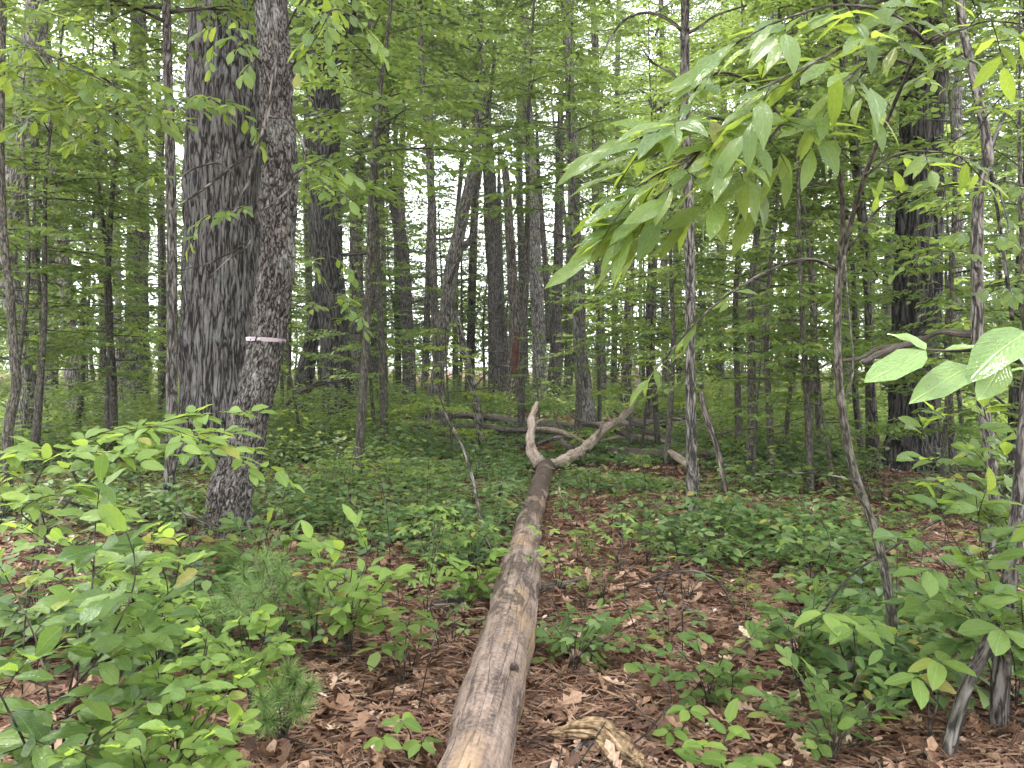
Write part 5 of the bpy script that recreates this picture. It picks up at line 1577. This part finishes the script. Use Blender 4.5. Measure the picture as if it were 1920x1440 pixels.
# the pair of stems in the bottom right corner
def corner_stems():
    base = Gp(1872, 1375)
    root = thing('young_tree', 'two dark stems rising together in the bottom right corner', 'tree', base)
    part('trunk', Limbs().add([base - Vector((0, 0, .05)), P(1876, 1290, 3.25), P(1884, 1180, 3.25), P(1898, 1050, 3.3), P(1912, 900, 3.35), P(1935, 600, 3.5), P(1960, 200, 3.6), P(1980, -200, 3.8)], [.042, .037, .034, .03, .026, .022, .018, .01], seg=18, rings=90, rough=.12, rough_scale=5).mesh('trunk', M['brown'], base), root)
    q = Gp(1768, 1440)
    part('trunk', Limbs().add([q - Vector((0, 0, .05)), P(1790, 1360, 3.05), P(1815, 1280, 3.08), P(1848, 1215, 3.1), P(1878, 1120, 3.15), P(1900, 1030, 3.2), P(1940, 880, 3.2), P(1985, 600, 3.2)], [.03, .026, .024, .023, .02, .018, .015, .01], seg=16, rings=80, rough=.12, rough_scale=5).mesh('trunk', M['grey'], base), root)


corner_stems()


# pine seedlings
def pine(label, px, py, tips, seed, ln=.10):
    rng = np.random.default_rng(seed)
    base = Gp(px, py)
    root = thing('pine_seedling', label, 'seedling', base, 'feathery pine seedlings')
    Ps, Xs = [], []
    for x, y, d in tips:
        q = P(x, y, d)
        mid = base.lerp(q, .55) + Vector((0, 0, .03))
        part('stem', Limbs().add([base, mid, q], [.006, .004, .002], seg=6, rings=12).mesh('stem', M['sapling'], base), root)
        n = 260
        u = rng.random(n)[:, None] ** .6
        c = np.array(mid) * (1 - u) + np.array(q) * u
        dv = unit(np.array(q - mid)[None] * 1.0)
        X = dv * .75 + rng.normal(0, .62, (n, 3)) + UP * .05
        Ps.append(c); Xs.append(X)
    Ps = np.vstack(Ps); Xs = np.vstack(Xs); n = len(Ps)
    tp = (np.array([(0, -.5, 0), (.55, -.4, -.03), (1, 0, -.14), (.55, .4, -.03), (0, .5, 0)]), np.array([(0, 1, 3), (0, 3, 4), (1, 2, 3)]))
    l = ln * rng.uniform(.7, 1.15, n)
    N = UP + rng.normal(0, .5, (n, 3)) + np.array((0, -.6, 0))
    part('needles', leaf_mesh_data('needles', M['needle'], tp, Ps, Xs, N, l, .0021 / l, None, base), root)


pine('feathery pine seedling at the foot of the taped tree', 480, 1200, [(420, 1110, 3.9), (455, 1070, 3.9), (500, 1040, 3.9), (530, 1050, 3.9), (490, 1110, 3.8), (445, 1140, 3.7), (400, 1140, 3.7), (540, 1090, 3.9), (470, 1100, 3.8)], 1)
pine('light green pine seedling on the litter bottom left', 530, 1390, [(500, 1350, 2.95), (520, 1300, 3.0), (555, 1270, 3.05), (580, 1290, 3.05), (560, 1330, 3.0), (490, 1310, 2.9), (540, 1255, 3.05)], 2, .085)
pine('sparse pine seedling between the two feathery ones', 590, 1220, [(580, 1130, 4.0), (600, 1100, 4.1), (570, 1100, 4.1)], 3, .07)
pine('small pine seedling hugging the left side of the log', 905, 1040, [(900, 1000, 6.1), (925, 1010, 6.0), (880, 1015, 6.0), (915, 985, 6.1)], 4, .10)


# ------------------------------------------------------------------ seedlings over the floor, each one a thing
def seedling_proto(seed, kind):
    rng = np.random.default_rng(seed)
    hgt = rng.uniform(.18, .42); al, lb = [], Limbs()
    ll = {'maple': .10, 'oval': .085, 'creeper': .075}[kind]
    nt = {'maple': 4, 'oval': 5, 'creeper': 6}[kind]
    for i in range(nt):
        az = i * 2.4 + rng.normal(0, .3); r = rng.uniform(.03, .16) * (1.6 if kind == 'creeper' else 1)
        q = np.array((math.cos(az) * r, math.sin(az) * r, hgt * (.45 + .55 * (i + 1) / nt)))
        lb.add([(0, 0, -.02), q * (.35, .35, .6), q], [.003, .0025, .0015], seg=5, rings=6, cap=False)
        al.append(whorl(q, 5 if kind != 'oval' else 6, ll, rng, -.08, .02))
    C, X, N = stack(al); n = len(C)
    tpl = TPLM if kind == 'maple' else TPL6
    mat = {'maple': M['leaf_under'], 'oval': M['leaf_under'], 'creeper': M['leaf_floor']}[kind]
    return lb.mesh('seedling_stem', M['sapling']), leaf_mesh_data('seedling_leaves', mat, tpl, C, X, N, ll * rng.uniform(.8, 1.25, n), 1.25 if kind != 'maple' else 1.1)


SEED = {k: [seedling_proto(90 + 7 * j + len(k), k) for j in range(4)] for k in ('maple', 'oval', 'creeper')}


def seedlings():
    rng = random.Random(4)
    items = {k: [] for k in SEED}
    used = []
    tries = 0
    while sum(map(len, items.values())) < 190 and tries < 8000:
        tries += 1
        d = rng.uniform(3.6, 13); px = rng.uniform(-60, 1980)
        x = (px - W / 2) / F * d
        if log_clear(x, d) < .3: continue
        if any((x - a) ** 2 + (d - b) ** 2 < (.05 * d + .1) ** 2 for a, b in used): continue
        if d < 5.5 and not bool(cover_mask(np.array([x]), np.array([d]))[0]) and rng.random() < .4: continue
        used.append((x, d))
        k = rng.choice(('maple', 'oval', 'creeper', 'creeper'))
        st, lv = rng.choice(SEED[k])
        base = Vector((x, d, float(gz(x, d))))
        root = thing({'maple': 'maple_seedling', 'oval': 'seedling', 'creeper': 'creeper_plant'}[k], 'x', 'seedling' if k != 'creeper' else 'creeper', base, {'maple': 'small maple seedlings on the floor', 'oval': 'oval leaved seedlings on the floor', 'creeper': 'five fingered creepers on the floor'}[k])
        root.rotation_euler = (0, 0, rng.uniform(0, 6.28)); s = rng.uniform(.7, 1.25); root.scale = (s, s, s)
        part('stem', st, root); part('foliage', lv, root)
        items[k].append((root, px, d))
    label_by_place(items['maple'], 'small maple seedling')
    label_by_place(items['oval'], 'oval leaved seedling')
    label_by_place(items['creeper'], 'five fingered creeper')


seedlings()


# ------------------------------------------------------------------ the moist air between the trunks
def haze():
    v = np.array([(x, y, z) for x in (-430, 430) for y in (-70, 620) for z in (-1.4, 34)], float)
    q = np.array([(0, 1, 3, 2), (4, 6, 7, 5), (0, 4, 5, 1), (2, 3, 7, 6), (0, 2, 6, 4), (1, 5, 7, 3)])
    m, N, K = new_mat('haze_air')
    out = N.new('ShaderNodeOutputMaterial'); pv = N.new('ShaderNodeVolumePrincipled')
    pv.inputs['Color'].default_value = (.93, .96, 1, 1); pv.inputs['Density'].default_value = HAZE
    K(pv.outputs[0], out.inputs['Volume'])
    o = part('haze', make_mesh('haze', v, [q], m, smooth=False)); o['kind'] = 'stuff'


HAZE = .0007
haze()
